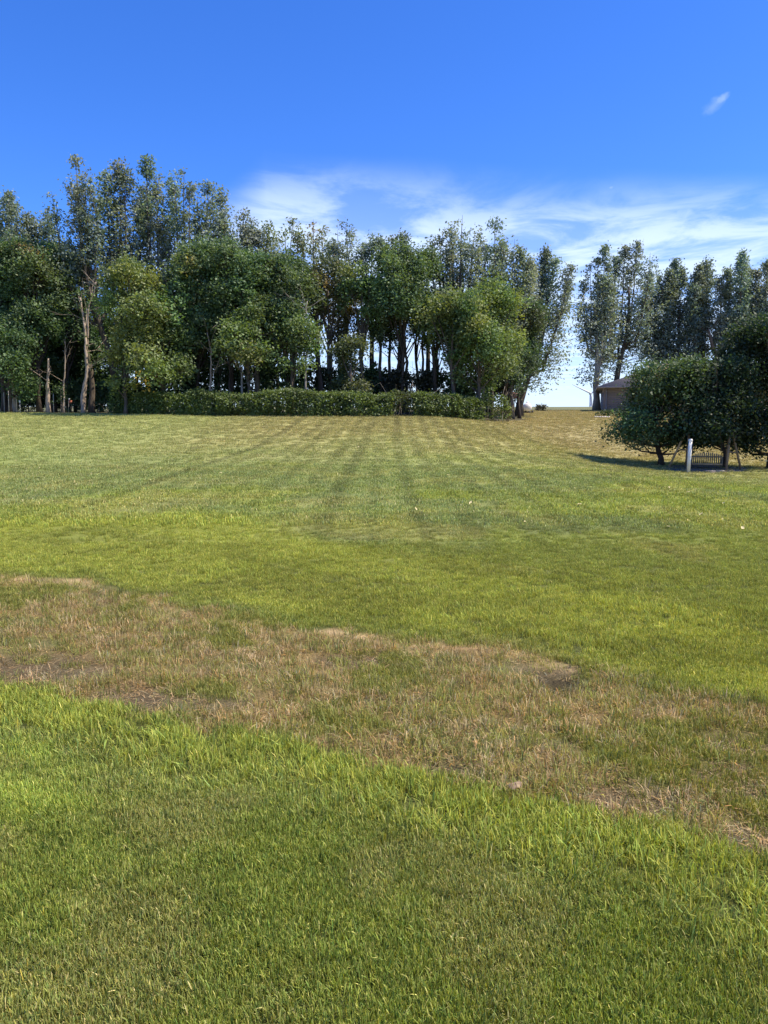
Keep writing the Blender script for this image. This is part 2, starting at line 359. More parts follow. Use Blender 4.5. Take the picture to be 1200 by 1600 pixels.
# ------------------------------------------------------------------ grass (uncountable)
rng = np.random.default_rng(7)
def blade_clump(name, n, rad, h0, h1, w, seed, lean=.35, pale_tip=.4, flat=0.0, bend=.5, tipm=(2.3, 1.8, 3.0)):
    r = np.random.default_rng(seed); a = r.uniform(0, 2*np.pi, n); d = rad * np.sqrt(r.random(n)); bx, by = d*np.cos(a), d*np.sin(a)
    h = r.uniform(h0, h1, n); th = r.uniform(0, 2*np.pi, n); ln = np.abs(r.normal(0, lean, n)) + flat; lx, ly = np.cos(th), np.sin(th)
    fa = th + np.pi/2 + r.normal(0, .5, n); wx, wy = np.cos(fa)*w/2, np.sin(fa)*w/2
    ww = r.uniform(.6, 1.25, n); wx, wy = wx*ww, wy*ww
    def P(t, k):
        s_ = np.sin(np.minimum(ln*(1 + bend*t), 1.5)); c_ = np.cos(np.minimum(ln*(1 + bend*t), 1.5)); L_ = h*t
        return np.stack([bx + lx*L_*s_ + wx*k, by + ly*L_*s_ + wy*k, L_*c_ + .002 - .01*(t == 0)], 1)
    V = np.stack([P(0, -.8), P(0, .8), P(.5, 1), P(.5, -1), P(.85, .55), P(.85, -.55), P(1, 0)], 1).reshape(-1, 3)
    o = np.arange(n)[:, None]*7; Q = np.concatenate([o + [0, 1, 2, 3], o + [3, 2, 4, 5]]); T = o + [5, 4, 6]
    hue = r.normal(0, 1, (n, 1)); val = np.clip(r.normal(1, .22, (n, 1)), .5, 1.6)
    c = np.clip(np.array([[1, 1, 1]]) + hue*np.array([[.14, .03, -.05]]), .3, 2)*val
    dead = (r.random((n, 1)) < pale_tip*.18); c = np.where(dead, np.array([tipm])*.95*val, c)
    tipc = np.where(r.random((n, 1)) < pale_tip, np.array([tipm]), c*1.15)
    return make_mesh(name, V, [Q, T], M_blade, fcol=np.concatenate([c*.8, c*1.05, tipc]))
def scatter(name, meshes, pts, rot, scl, idx, tint, label):
    """one geometry-nodes object that sets a tuft on every point"""
    me = bpy.data.meshes.new(name); me.vertices.add(len(pts)); me.vertices.foreach_set('co', np.asarray(pts, np.float32).ravel())
    def A(n, ty, v, key):
        a = me.attributes.new(n, ty, 'POINT'); a.data.foreach_set(key, np.asarray(v).ravel())
    A('rot', 'FLOAT_VECTOR', np.asarray(rot, np.float32), 'vector'); A('scl', 'FLOAT_VECTOR', np.asarray(scl, np.float32), 'vector'); A('idx', 'INT', np.asarray(idx, np.int32), 'value')
    c = np.ones((len(pts), 4), np.float32); c[:, :3] = tint; A('itint', 'FLOAT_COLOR', c, 'color')
    col = bpy.data.collections.new(name + '_tufts')
    for i, m in enumerate(meshes): col.objects.link(bpy.data.objects.new('tuft', m))
    g = bpy.data.node_groups.new(name, 'GeometryNodeTree'); g.interface.new_socket('Geometry', in_out='INPUT', socket_type='NodeSocketGeometry'); g.interface.new_socket('Geometry', in_out='OUTPUT', socket_type='NodeSocketGeometry')
    gi, go = N(g, 'NodeGroupInput'), N(g, 'NodeGroupOutput'); iop = N(g, 'GeometryNodeInstanceOnPoints'); ci = N(g, 'GeometryNodeCollectionInfo')
    ci.inputs['Collection'].default_value = col; ci.inputs['Separate Children'].default_value = True; ci.inputs['Reset Children'].default_value = True
    mp = N(g, 'GeometryNodeMeshToPoints'); g.links.new(gi.outputs[0], mp.inputs[0]); g.links.new(mp.outputs[0], iop.inputs['Points']); g.links.new(ci.outputs[0], iop.inputs['Instance']); iop.inputs['Pick Instance'].default_value = True
    for nm, ty, so in (('rot', 'FLOAT_VECTOR', 'Rotation'), ('scl', 'FLOAT_VECTOR', 'Scale'), ('idx', 'INT', 'Instance Index')):
        na = N(g, 'GeometryNodeInputNamedAttribute', data_type=ty); na.inputs[0].default_value = nm; g.links.new(na.outputs[0], iop.inputs[so])
    g.links.new(iop.outputs[0], go.inputs[0])
    o = link(bpy.data.objects.new(name, me)); md = o.modifiers.new('tufts', 'NODES'); md.node_group = g
    me.materials.append(M_blade)
    return tag(o, label, 'grass', kind='stuff')
def spread_pts(dens, y0, y1, margin=1.6):
    """uniform random points over the visible ground between two distances, plus a margin to each side"""
    n = int(dens * ((y1**2 - y0**2)*.56 + 2*margin*(y1 - y0)))
    y = np.sqrt(rng.uniform((y0 + 0)**2, y1**2, n*2)); hw = y*.56 + margin; wmax = (.56*y + margin)/y; keep = rng.random(n*2) < wmax/wmax.max(); y = y[keep][:n]
    x = rng.uniform(-1, 1, len(y))*(y*.56 + margin); return x, y
def zz(x, y, Z): return gz(x, y) - .09*Z['hole'] - .02*Z['soil'] - .012*Z['strip']
def place(x, y, h, keep, Z, tint, name, meshes, label, wide=1.0, tilt=.12):
    x, y, h, tint = x[keep], y[keep], h[keep], tint[keep]; Zk = {k: v[keep] for k, v in Z.items()}
    n = len(x); rot = np.stack([rng.normal(0, tilt, n), rng.normal(0, tilt, n), rng.uniform(0, 6.283, n)], 1)
    w = np.broadcast_to(wide, (n,)) * rng.uniform(.8, 1.25, n)
    return scatter(name, meshes, np.stack([x, y, zz(x, y, Zk)], 1), rot, np.stack([w, w, h], 1), rng.integers(0, len(meshes), n), tint, label)
short = [blade_clump('short_tuft', 84, .07, .018, .039, .0027, 100+i, .42, .34) for i in range(6)]
longm = [blade_clump('long_tuft', 34, .06, .036, .080, .0036, 200+i, .36, .10, bend=.9) for i in range(6)]
drym = [blade_clump('dry_tuft', 22, .06, .03, .085, .0034, 300+i, .68, .15, bend=.8, tipm=(1.35, 1.35, 1.3)) for i in range(6)]
strawm = [blade_clump('straw_wisp', 12, .10, .025, .08, .0030, 400+i, .12, .3, flat=1.34, bend=.1, tipm=(1.2, 1.25, 1.2)) for i in range(6)]
farm = [blade_clump('far_tuft', 60, .20, .025, .05, .008, 500+i, .4, .30) for i in range(5)]
def jitter(n, a=.16): return np.clip(rng.normal(1, a, (n, 1)), .55, 1.6)
parts = [spread_pts(950, .7, 3.4), spread_pts(600, 3.4, 5.0), spread_pts(380, 5.0, 7.5), spread_pts(230, 7.5, 10.5, 1.2), spread_pts(110, 10.5, 13.5, 1.2)]
x = np.concatenate([p[0] for p in parts]); y = np.concatenate([p[1] for p in parts]); Z = zones(x, y)
tall = np.clip(Z['below'] + Z['above']*.55*smooth(.45, .65, fbm(x, y, 1.2, 141, 3)) + .8*(Z['strip']*(1 - Z['brown']))*smooth(.5, .7, fbm(x, y, 1.5, 143, 3)), 0, 1)
u_ = rng.random(len(x)); tint = Z['base']*jitter(len(x))
is_brown = rng.random(len(x)) < Z['brown']; is_tall = (~is_brown) & (u_ < tall)
is_short = (~is_brown) & ~is_tall
place(x, y, rng.uniform(.75, 1.25, len(x))*(1 + .0*x), is_short & (Z['hole'] < .3), Z, tint*1.05, 'short_grass', short, 'short mown green grass with pale cut tips covering the near lawn')
place(x, y, rng.uniform(.6, 1.2, len(x)), is_tall & (Z['hole'] < .3) & (rng.random(len(x)) < .60), Z, tint*1.08, 'long_grass', longm, 'longer bright lime green grass along both edges of the dead strip')
kb = is_brown & (rng.random(len(x)) > np.maximum(Z['soil']*.93, Z['crest']*.35)) & (rng.random(len(x)) < .66) & (Z['hole'] < .3)
dt = mixc(C['brown']*1.05, C['straw']*.95, rng.random(len(x))**1.5); dt = mixc(dt, np.array((.25, .27, .06)), (rng.random(len(x)) < .5)*.9)*jitter(len(x), .2)
place(x, y, rng.uniform(.6, 1.15, len(x)), kb, Z, dt, 'dry_grass', drym, 'sparse dry brown grass standing in the dead strip')
ks = (rng.random(len(x)) < Z['strip']*(.12 + .25*Z['soil'])) & (Z['hole'] < .5)
place(x, y, np.ones(len(x)), ks, Z, mixc(C['straw'], C['brown'], rng.random(len(x)))*jitter(len(x), .25), 'straw_litter', strawm, 'pale dead grass clippings lying flat on the bare soil', tilt=.05)
x, y = spread_pts(26, 12, 24, 1.5); x2, y2 = spread_pts(10, 24, 93, 2); x = np.concatenate([x, x2]); y = np.concatenate([y, y2]); Z = zones(x, y)
sc_ = 1 + smooth(18, 50, y)*.9
place(x, y, rng.uniform(.8, 1.3, len(x))*sc_*(1 + .5*Z['above']), (Z['wood'] < .3), Z, Z['col']*jitter(len(x), .13)*1.22, 'mown_grass', farm, 'mown lawn grass in striped light and dark green rows', wide=1.15)


# ------------------------------------------------------------------ trees
def leaf_cloud(r, centres, sig, per, size, col, dark=None, var=.11, droop=0.0):
    """leaf-sized quads round the given twig ends; returns vertices, quads, tints"""
    n = len(centres)*per; c = np.repeat(centres, per, 0); sg = np.repeat(np.broadcast_to(sig, (len(centres),)), per)
    p = c + r.normal(0, 1, (n, 3))*sg[:, None]*[1, 1, .8]; p[:, 2] -= droop*r.random(n)*sg
    nrm = r.normal(0, .62, (n, 3)) + [0, -.1, .62]; nrm /= np.linalg.norm(nrm, axis=1)[:, None]
    a = np.cross(nrm, r.normal(0, 1, (n, 3))); a /= np.linalg.norm(a, axis=1)[:, None]; b = np.cross(nrm, a)
    sz = (size*r.uniform(.6, 1.35, n))[:, None]
    V = np.stack([p - a*sz*.6, p + b*sz*.36 + a*sz*.05, p + a*sz*.62, p - b*sz*.36 + a*sz*.05], 1).reshape(-1, 3)
    Q = np.arange(n*4).reshape(-1, 4)
    cc = np.repeat(np.broadcast_to(col, (len(centres), 3)), per, 0)*np.clip(r.normal(1, var, (n, 1)), .5, 1.6)
    return V, Q, cc
PAL = dict(poplar=(.118, .148, .122), poplar_dark=(.092, .120, .098), maple=(.064, .100, .040), olive=(.088, .126, .040), yellow=(.135, .155, .038), dark=(.038, .070, .030),  # poplar leaves are greyish; paled further to stand in for treetop haze
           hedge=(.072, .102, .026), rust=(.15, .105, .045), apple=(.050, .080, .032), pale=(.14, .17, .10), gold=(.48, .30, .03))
PAL = {k: np.array(v)*1.7 for k, v in PAL.items()}
def spires(r, W, H, B, D, n, spread=.8):
    L = []
    xs = (np.arange(n) + .5)/n*2 - 1
    order = np.argsort(np.abs(xs + r.normal(0, .15, n)))
    for k, i in enumerate(order):
        xo = xs[i]*W/2*spread + r.normal(0, .15); yo = r.uniform(-1, 1)*D/2*.7
        top = H - (abs(xs[i])**1.6)*(H - B)*.28 - (0 if k == 0 else r.uniform(.02, .10)*(H - B))
        bot = B + r.uniform(0, .25)*(H - B); L.append((xo, yo, bot, top, W/n*r.uniform(.58, .85) + .16))
    return L
def tree(name, label, cat, px, Y, top, width, base, kind='poplar', col='poplar', lean=0.0, seed=0, n=None, group=None, dens=1.0, trunk=.28, leaf=.19,
         bark=None, fork=.35, spots=None, ragged=.5, depth=None, foot=None, lobes=None):
    """px/top/width/base: where the crown's axis, tip, breadth and lower edge come out at distance Y; the tree itself is built in metres"""
    r = np.random.default_rng(1000 + seed); fx = xof(foot if foot is not None else px, Y); g = gzf(fx, Y); k = Y/1200.0
    H = (675 - top)*k + EYE - g - (.4 if kind == 'poplar' else .15); B = max((675 - base)*k + EYE - g, .15); W = width*k; D = depth if depth else min(W, 6.0)*.9
    shift = xof(px, Y) - fx
    bark = bark or M_bark; wood = MB(); cen = []; sig = []; cols = []
    root = empty(name, (fx, Y, g - .05)); tag(root, label, cat, group)
    def axis_at(z): 
        t = np.clip(z/H, 0, 1); return np.array([shift*smooth(0, .6, t)*1.0 + lean*t*H, 0, z])
    cbase = PAL[col] if isinstance(col, str) else np.array(col)
    rt = trunk
    if kind == 'poplar':
        nn = int(round(n*1.6)) if n else max(3, int(round(W/1.0))); L = spires(r, W, H, B, D, nn)
        zf = max(B*.8, H*fork*.6)
        tp = [axis_at(z) + np.append(r.normal(0, .05, 2), 0)*(z > .5) for z in np.linspace(0, H*.72, 10)]
        wood.tube(tp, rt*np.linspace(1, .28, 10)*np.where(np.arange(10) == 0, 1.35, 1), 8)
        for (xo, yo, b, t_, R) in L:
            z0 = min(max(B*.55, H*.22) + r.uniform(0, .2)*H, b); p0 = axis_at(z0); ax = axis_at(b); p1 = np.array([ax[0] + xo*.75, yo*.75, b + .15*(t_ - b)]); ax2 = axis_at(t_); p2 = np.array([ax2[0] + xo, yo, t_ - .2])
            mid = p0*.5 + p1*.5 + np.array([xo*.22, yo*.22, -.3]); path = np.array([p0, mid, p1, p1*.5 + p2*.5 + r.normal(0, .12, 3), p2])
            wood.tube(path, rt*np.array([.42, .36, .27, .15, .03]), 5, cap=False)
            m = int(dens*(t_ - b)*R*36.0); tt = r.random(m)**.85
            prof = (np.sin(np.pi*np.clip(tt*.78 + .22, 0, 1))**.8)*.95 + .12; prof = prof*(1 + .14*np.sin(tt*11 + xo*3)*(tt > .3))
            an = r.uniform(0, 2*np.pi, m); rr = R*prof*np.sqrt(r.uniform(.08, 1, m))*1.15
            zc = b + tt*(t_ - b); fx_ = np.clip((zc - p1[2])/(p2[2] - p1[2] + 1e-6), -.3, 1)[:, None]; c = p1 + (p2 - p1)*fx_
            c = c + np.stack([rr*np.cos(an), rr*np.sin(an), r.normal(0, .15, m)], 1)
            c[:, 0] += r.normal(0, .16, m); kp = fbm(c[:, 0]*1.1 + 13*seed, c[:, 2]*.9 + c[:, 1]*.8, .9, seed + 7, 3) > .445 - .03*(dens > .9); c = c[kp]; fx_ = fx_[kp]; m = len(c)
            cen.append(c); sig.append(np.full(m, .19)); tn = cbase*r.normal(1, .10)*np.array([r.normal(1, .06), 1, r.normal(1, .06)])
            cols.append(np.broadcast_to(tn, c.shape)*np.clip(r.normal(1, .12, (m, 1)), .6, 1.5))
            for q in range(0, m, 6):
                s0 = c[q]*0 + p1 + (p2 - p1)*max(0, fx_[q, 0] - .08); wood.tube([s0, c[q]], [.025, .008], 3, cap=False)
        # lower skirt of looser sprays
        m = int(dens*W*(H - B)*4.6); zc = B + (H*.65 - B)*r.random(m); hw = W*.5*np.clip(.45 + .55*np.sin(np.pi*np.clip((zc - B)/(H - B) + .15, 0, 1)), .2, 1)
        xx = r.uniform(-1, 1, m)*hw; c = np.stack([xx, r.uniform(-1, 1, m)*D*.5, zc], 1); c[:, 0] += shift*smooth(0, .6, zc/H) + lean*zc
        kp = fbm(c[:, 0] + 31*seed, c[:, 2], .7, seed, 3) > .50*ragged/.5*.98; c = c[kp]; m = len(c)
        cen.append(c); sig.append(np.full(m, .24)); cols.append(np.broadcast_to(cbase, c.shape)*np.clip(r.normal(.95, .14, (m, 1)), .6, 1.5))
        for q in range(0, m, 6):
            s0 = axis_at(max(c[q][2]*.86, .6)); wood.tube([s0, s0*.45 + c[q]*.55 + [0, 0, .12], c[q]], [.045, .03, .008], 3, cap=False)
    else:
        nn = n or int(np.clip(W*(H - B)/2.2, 7, 34)); tp = []
        zt = B + .55*(H - B); tp = [axis_at(z) + np.append(r.normal(0, .07, 2), 0)*(z > .3) for z in np.linspace(0, zt, 9)]
        wood.tube(tp, rt*np.linspace(1, .35, 9)*np.where(np.arange(9) == 0, 1.3, 1), 8)
        c_mid = B + (H - B)*.5
        if lobes: nn = len(lobes)*2
        for i in range(nn):
            if lobes:
                a_ = lobes[i//2]; q = np.array([xof(a_[0], Y) - fx, r.uniform(-.35, .35)*D*(1 if i % 2 else -1), (675 - a_[1])*k + EYE - g])
            elif i == 0: q = np.array([0, 0, H - .16*(H - B)])
            elif i < 3: q = np.array([(-1)**i*W*.22, 0, H - .24*(H - B)*r.uniform(.8, 1.3)])
            else:
                th = r.uniform(0, 2*np.pi); ph = r.uniform(-.9, .75); rad = r.uniform(.45, .80)
                q = np.array([np.cos(th)*W*.5*rad*np.sqrt(1 - ph*ph*.8), np.sin(th)*D*.5*rad, c_mid + ph*(H - B)*.46*.88])
            R = np.array([r.uniform(.62, 1.0), r.uniform(.7, 1.0), r.uniform(.55, .95)])*min(W*.27, 1.5, (H - B)*.34)
            if lobes: R = np.array([a_[2]*k*1.0, min(a_[2]*k*1.1, D*.42), a_[3]*k*1.0])*r.uniform(.85, 1.05)
            else: q[0] += shift*smooth(0, .6, q[2]/H) + lean*q[2]
            q[2] = min(q[2], H - R[2]*.9)
            z0 = np.clip(q[2]*.55, B*.4, zt); s0 = axis_at(z0); mid = s0*.5 + q*.5 + np.array([0, 0, -.15 + .1*r.normal()]); wood.tube([s0, mid, q], [rt*.38, rt*.25, .02], 5, cap=False)
            m = int(dens*R[0]*R[2]*105 + 8); v = r.normal(0, 1, (m, 3)); v[:, 2] = v[:, 2]*.9 + .25; v /= np.linalg.norm(v, axis=1)[:, None]
            st_ = np.where(r.random((m, 1)) < .24, r.uniform(1.1, 1.6, (m, 1)), 1.0); c = q + v*R*(r.uniform(.2, 1, (m, 1))**.5)*r.uniform(.8, 1.15, (m, 1))*st_; c[:, 2] = np.maximum(c[:, 2], B + r.uniform(-.15, .3, m)*1.0)
            kp = fbm(c[:, 0]*1.0 + 13*seed, c[:, 2] + c[:, 1]*.8, 1.05, seed + 7, 3) > .42; c = c[kp]; m = len(c)
            cen.append(c); sig.append(np.full(m, .20)); tn = cbase*np.clip(r.normal(1, .13), .7, 1.35)*np.array([np.clip(r.normal(1, .10), .8, 1.3), 1, 1])
            cols.append(np.broadcast_to(tn, c.shape)*np.clip(r.normal(1, .12, (m, 1)), .6, 1.5))
            for qq in range(0, m, 9): wood.tube([q*.75 + mid*.25, c[qq]], [.022, .007], 3, cap=False)
    cen = np.concatenate(cen); sig = np.concatenate(sig); cols = np.concatenate(cols)
    if spots:
        for (cname, amount, sc) in spots:
            w = smooth(1 - amount - .04, 1 - amount + .04, fbm(cen[:, 0]*sc + 7*seed, cen[:, 2]*sc + cen[:, 1]*.5, 1, 77 + seed, 2)*1.25 - .12); cols = mixc(cols, PAL[cname], w*.85)
    per = max(3, int(round(10*(.19/leaf)**1.2))); V, Q, cc = leaf_cloud(r, cen, sig*(1 + .4*r.random(len(sig))), per, leaf, cols)
    V[:, 2] = np.maximum(V[:, 2], .04)
    wood.build('trunk', bark, root, sm=True)
    link(bpy.data.objects.new('crown', make_mesh('crown', V, [Q], M_leaf, fcol=cc)), root)
    return root
def snag(name, label, cat, path, rad, mat, twigs=0, seed=0, leaves=None, group=None):
    """a bare or nearly bare trunk along a path of (px, py) at distance Y"""
    r = np.random.default_rng(seed); P = np.array([at(*p) for p in path]); g = gzf(P[0][0], P[0][1]); P[0][2] = g - .05
    o0 = P[0].copy(); Q = P - o0; root = empty(name, tuple(o0)); tag(root, label, cat, group); w = MB()
    t = np.linspace(0, 1, len(Q)); tt = np.linspace(0, 1, len(Q)*3); PP = np.stack([np.interp(tt, t, Q[:, i]) for i in range(3)], 1) + r.normal(0, .03, (len(tt), 3))*(tt > .05)[:, None]
    w.tube(PP, rad*(1 - .65*tt)*np.where(tt == 0, 1.3, 1), 8)
    cen = []
    for k in range(twigs):
        a = r.uniform(.3, .97); p = np.array([np.interp(a, tt, PP[:, i]) for i in range(3)]); d = np.array([r.normal(0, 1), r.normal(0, .6), r.uniform(.3, 1.6)]); d /= np.linalg.norm(d); Ln = r.uniform(.8, 2.4)
        q = p + d*Ln*.5 + r.normal(0, .08, 3); e = q + (d + r.normal(0, .25, 3))*Ln*.5; w.tube([p, q, e], [min(rad*.22, .04), min(rad*.14, .025), .006], 4, cap=False); cen.append(e)
        for j in range(3):
            s0 = q*(1 - j*.3) + e*j*.3; e2 = s0 + (d*.5 + r.normal(0, .5, 3))*Ln*.4; w.tube([s0, e2], [.014, .004], 3, cap=False); cen.append(e2)
    w.build('trunk', mat, root, sm=True)
    if leaves:
        c = np.repeat(np.array(cen), 3, 0) + r.normal(0, .35, (len(cen)*3, 3)); V, Qd, cc = leaf_cloud(r, c, .22, 6, .16, np.broadcast_to(PAL[leaves], c.shape)); link(bpy.data.objects.new('crown', make_mesh('crown', V, [Qd], M_leaf, fcol=cc)), root)
    return root

TALL = 'tall poplars behind the wood'; RTALL = 'tall poplars behind the house'; MID = 'broadleaf trees of the wood'
P = 'poplar_tree'; B_ = 'broadleaf_tree'
# (label, px, Y, top, width, crown base, extra)
tall = [
 ('grey-green poplar whose crown is cut by the picture edge, above the pale forked trunk', 8, 66, 297, 105, 470, dict(n=5)),
 ('short poplar tip just beside the edge poplar, next to the open sky', 84, 68, 333, 48, 470, dict(n=3)),
 ('big poplar leaning out over the sky gap, its flaring crown facing the edge trees', 147, 63, 263, 70, 470, dict(n=4, foot=188, trunk=.34, dens=.85)),
 ('tallest poplar of the whole row, its narrow tip above all other crowns', 197, 64, 258, 62, 480, dict(n=3, trunk=.34)),
 ('tall poplar with twin rounded tips beside the tallest one', 243, 65, 260, 58, 480, dict(n=3)),
 ('wide open-crowned poplar with sky showing through, third from the tallest', 292, 64, 268, 72, 480, dict(n=4, dens=.8)),
 ('poplar with stepped shoulder where the skyline drops towards the thin cloud', 340, 65, 293, 62, 480, dict(n=4, dens=.85)),
 ('lower bluish poplar at the foot of the tall group, before the pale sparse ones', 386, 66, 325, 52, 470, dict(n=3)),
 ('slim poplar with a single pointed tip, first of the lower run', 420, 67, 352, 40, 470, dict(n=3, col='pale', dens=.8)),
 ('sparse pale poplar with thin see-through top', 457, 68, 345, 44, 470, dict(n=3, col='pale', dens=.6)),
 ('sparse poplar with tawny leaves near its thin top', 497, 68, 345, 44, 470, dict(n=3, col='pale', dens=.6, spots=[('rust', .30, .9)])),
 ('two-pronged light green poplar over the gap in the wood', 540, 67, 353, 46, 460, dict(n=3, dens=.75)),
 ('dense narrow poplar above the brownish crowns', 582, 67, 366, 40, 460, dict(n=3)),
 ('rounded poplar tip behind the dark green mid-wood tree', 625, 66, 366, 48, 470, dict(n=3)),
 ('thin low poplar filling the dip before the large open poplar', 668, 68, 398, 36, 500, dict(n=2, dens=.6)),
 ('large open-crowned poplar with bent limb reaching over the dip', 712, 63, 343, 88, 480, dict(n=6, dens=.78, trunk=.33)),
 ('narrow poplar with its own tip just beside the large open poplar', 765, 64, 350, 38, 480, dict(n=2, dens=.8)),
 ('dense poplar with two close tips behind the yellowish crowns', 798, 65, 371, 46, 520, dict(n=3)),
 ('outermost poplar of the wood, its leafy skirt overhanging the white tank and the open sky', 850, 72, 383, 72, 612, dict(n=5, foot=811, trunk=.36, dens=1.1, ragged=.38)),
]
for i, (lb, px, Y, top, w, b, ex) in enumerate(tall):
    tree(P, lb, 'tree', px, Y, top, w*1.45, b, 'poplar', ex.pop('col', 'poplar'), seed=i, group=TALL, **ex)
rtall = [
 ('straight poplar with bare pale trunk standing alone at the open sky, before the house', 930, 92, 385, 46, 600, dict(n=4, foot=932, trunk=.42, dens=.8, bark=M_barkgrey, ragged=.47)),
 ('forked poplar right behind the corner of the house roof', 978, 95, 376, 72, 585, dict(n=4, foot=958, trunk=.42, dens=.75, fork=.6)),
 ('lower poplar filling in behind the roof slope', 1022, 97, 425, 46, 590, dict(n=3, dens=.9)),
 ('poplar with blunt crown over the middle of the roof', 1056, 96, 403, 56, 580, dict(n=4)),
 ('dense dark poplar over the ridge', 1096, 95, 398, 58, 585, dict(n=4, col='poplar_dark', trunk=.4)),
 ('dense poplar with lighter tip near the leaning trunk', 1146, 93, 396, 56, 570, dict(n=4, trunk=.4)),
 ('poplar with crown cut by the picture edge, behind the house', 1194, 92, 402, 62, 560, dict(n=4, trunk=.4)),
 ('poplar past the picture edge behind the house, only a few sprays showing', 1245, 92, 395, 60, 560, dict(n=4, trunk=.4)),
]
for i, (lb, px, Y, top, w, b, ex) in enumerate(rtall):
    tree(P, lb, 'tree', px, Y, top, w*1.5, b, 'poplar', ex.pop('col', 'poplar'), seed=40 + i, group=RTALL, leaf=.24, **ex)
mid = [
 ('broad dark tree at the picture edge with drooping lower sprays', -6, 63, 360, 110, 590, 'maple', dict()),
 ('broad rounded dark green tree over the short pale stump trunk', 62, 62, 366, 92, 545, 'maple', dict(spots=[('rust', .16, .8)], trunk=.2)),
 ('loose tree filling beside the tall bare forked trunk', 108, 66, 372, 66, 540, 'maple', dict()),
 ('low dense dark tree in the shade behind the bare forked trunk', 158, 71, 470, 80, 625, 'dark', dict()),
 ('low leafy tree at the picture edge reaching the lawn', 16, 60, 490, 74, 615, 'maple', dict(dens=.9)),
 ('low shaded tree between the two pale trunks', 62, 66, 500, 80, 625, 'dark', dict()),
 ('dark small tree in shade right of the stump trunk', 100, 68, 520, 70, 630, 'dark', dict()),
 ('tree with yellow-green domed top at the corner of the hedge', 216, 57, 400, 78, 560, 'olive', dict(spots=[('yellow', .30, .5)])),
 ('bushy tree with yellow leaf patches hanging over the hedge corner', 256, 56.5, 455, 96, 590, 'olive', dict(spots=[('gold', .09, .9)])),
 ('narrow creeper-clad tree at the hedge end with golden leaves', 196, 56, 530, 40, 618, 'yellow', dict(spots=[('gold', .14, .8)])),
 ('dark green dense tree with two domes, tall group\'s front', 312, 59, 372, 84, 560, 'maple', dict(spots=[('gold', .05, .7)])),
 ('dark tall rounded tree behind the bare hanging branches', 362, 58.5, 378, 76, 540, 'maple', dict()),
 ('mid green tree under the skyline dip', 404, 59, 392, 70, 540, 'maple', dict()),
 ('tree with light green low boughs over open trunks', 388, 56.5, 480, 78, 590, 'olive', dict(dens=.8, spots=[('gold', .04, .9)])),
 ('rounded tree above the flat-topped green bough', 450, 59, 398, 76, 520, 'maple', dict()),
 ('tree with flat light green bough beside the sky window', 458, 57, 488, 64, 575, 'olive', dict(dens=.75)),
 ('brownish thin-leaved tree left of the ivy column', 514, 61, 405, 64, 500, (.115, .125, .055), dict(dens=.7, spots=[('rust', .18, 1.1)])),
 ('yellow-green topped tree above the ivy column', 566, 60, 412, 54, 500, 'olive', dict(spots=[('yellow', .25, .6)])),
 ('thin withering tree with brownish leaves over the sky window', 530, 63, 455, 60, 545, (.105, .11, .055), dict(dens=.55, spots=[('rust', .22, 1.2)])),
 ('ivy-covered column of pale green leaves rising from the hedge', 549, 56, 525, 52, 625, (.105, .135, .055), dict(dens=1.3)),
 ('tall dark green pointed tree in the middle of the wood', 630, 60, 382, 84, 530, 'maple', dict(spots=[('rust', .04, .8)])),
 ('slender dark tree beside the pointed middle tree', 594, 61, 425, 50, 520, 'maple', dict(dens=.8)),
 ('small dark tree in the dip before the yellowish crowns', 682, 62, 450, 56, 540, 'maple', dict(dens=.8)),
 ('yellow-green domed tree leaning over the hedge', 706, 57, 458, 84, 545, 'olive', dict(spots=[('yellow', .35, .5)])),
 ('wide tree with yellowish olive top in front of the poplars', 768, 60, 440, 92, 560, 'olive', dict(spots=[('yellow', .18, .5)])),
 ('olive tree with boughs sweeping down to the hedge end', 748, 57, 505, 78, 600, 'olive', dict()),
 ('large dark green tree at the open end of the wood', 808, 67, 458, 74, 606, (.085, .125, .062), dict(trunk=.16, foot=792)),
 ('dark low tree beneath the overhanging poplar by the tank', 790, 64, 520, 60, 615, 'dark', dict()),
]
for i, (lb, px, Y, top, w, b, c, ex) in enumerate(mid):
    tree(B_, lb, 'tree', px, Y, top, w*1.36, min(b + (22 if px < 470 else 20), 628), 'round', c, seed=80 + i, group=MID, bark=M_barkdark if c in ('dark', 'maple') else M_bark, **{**dict(trunk=.17, leaf=.17), **ex})
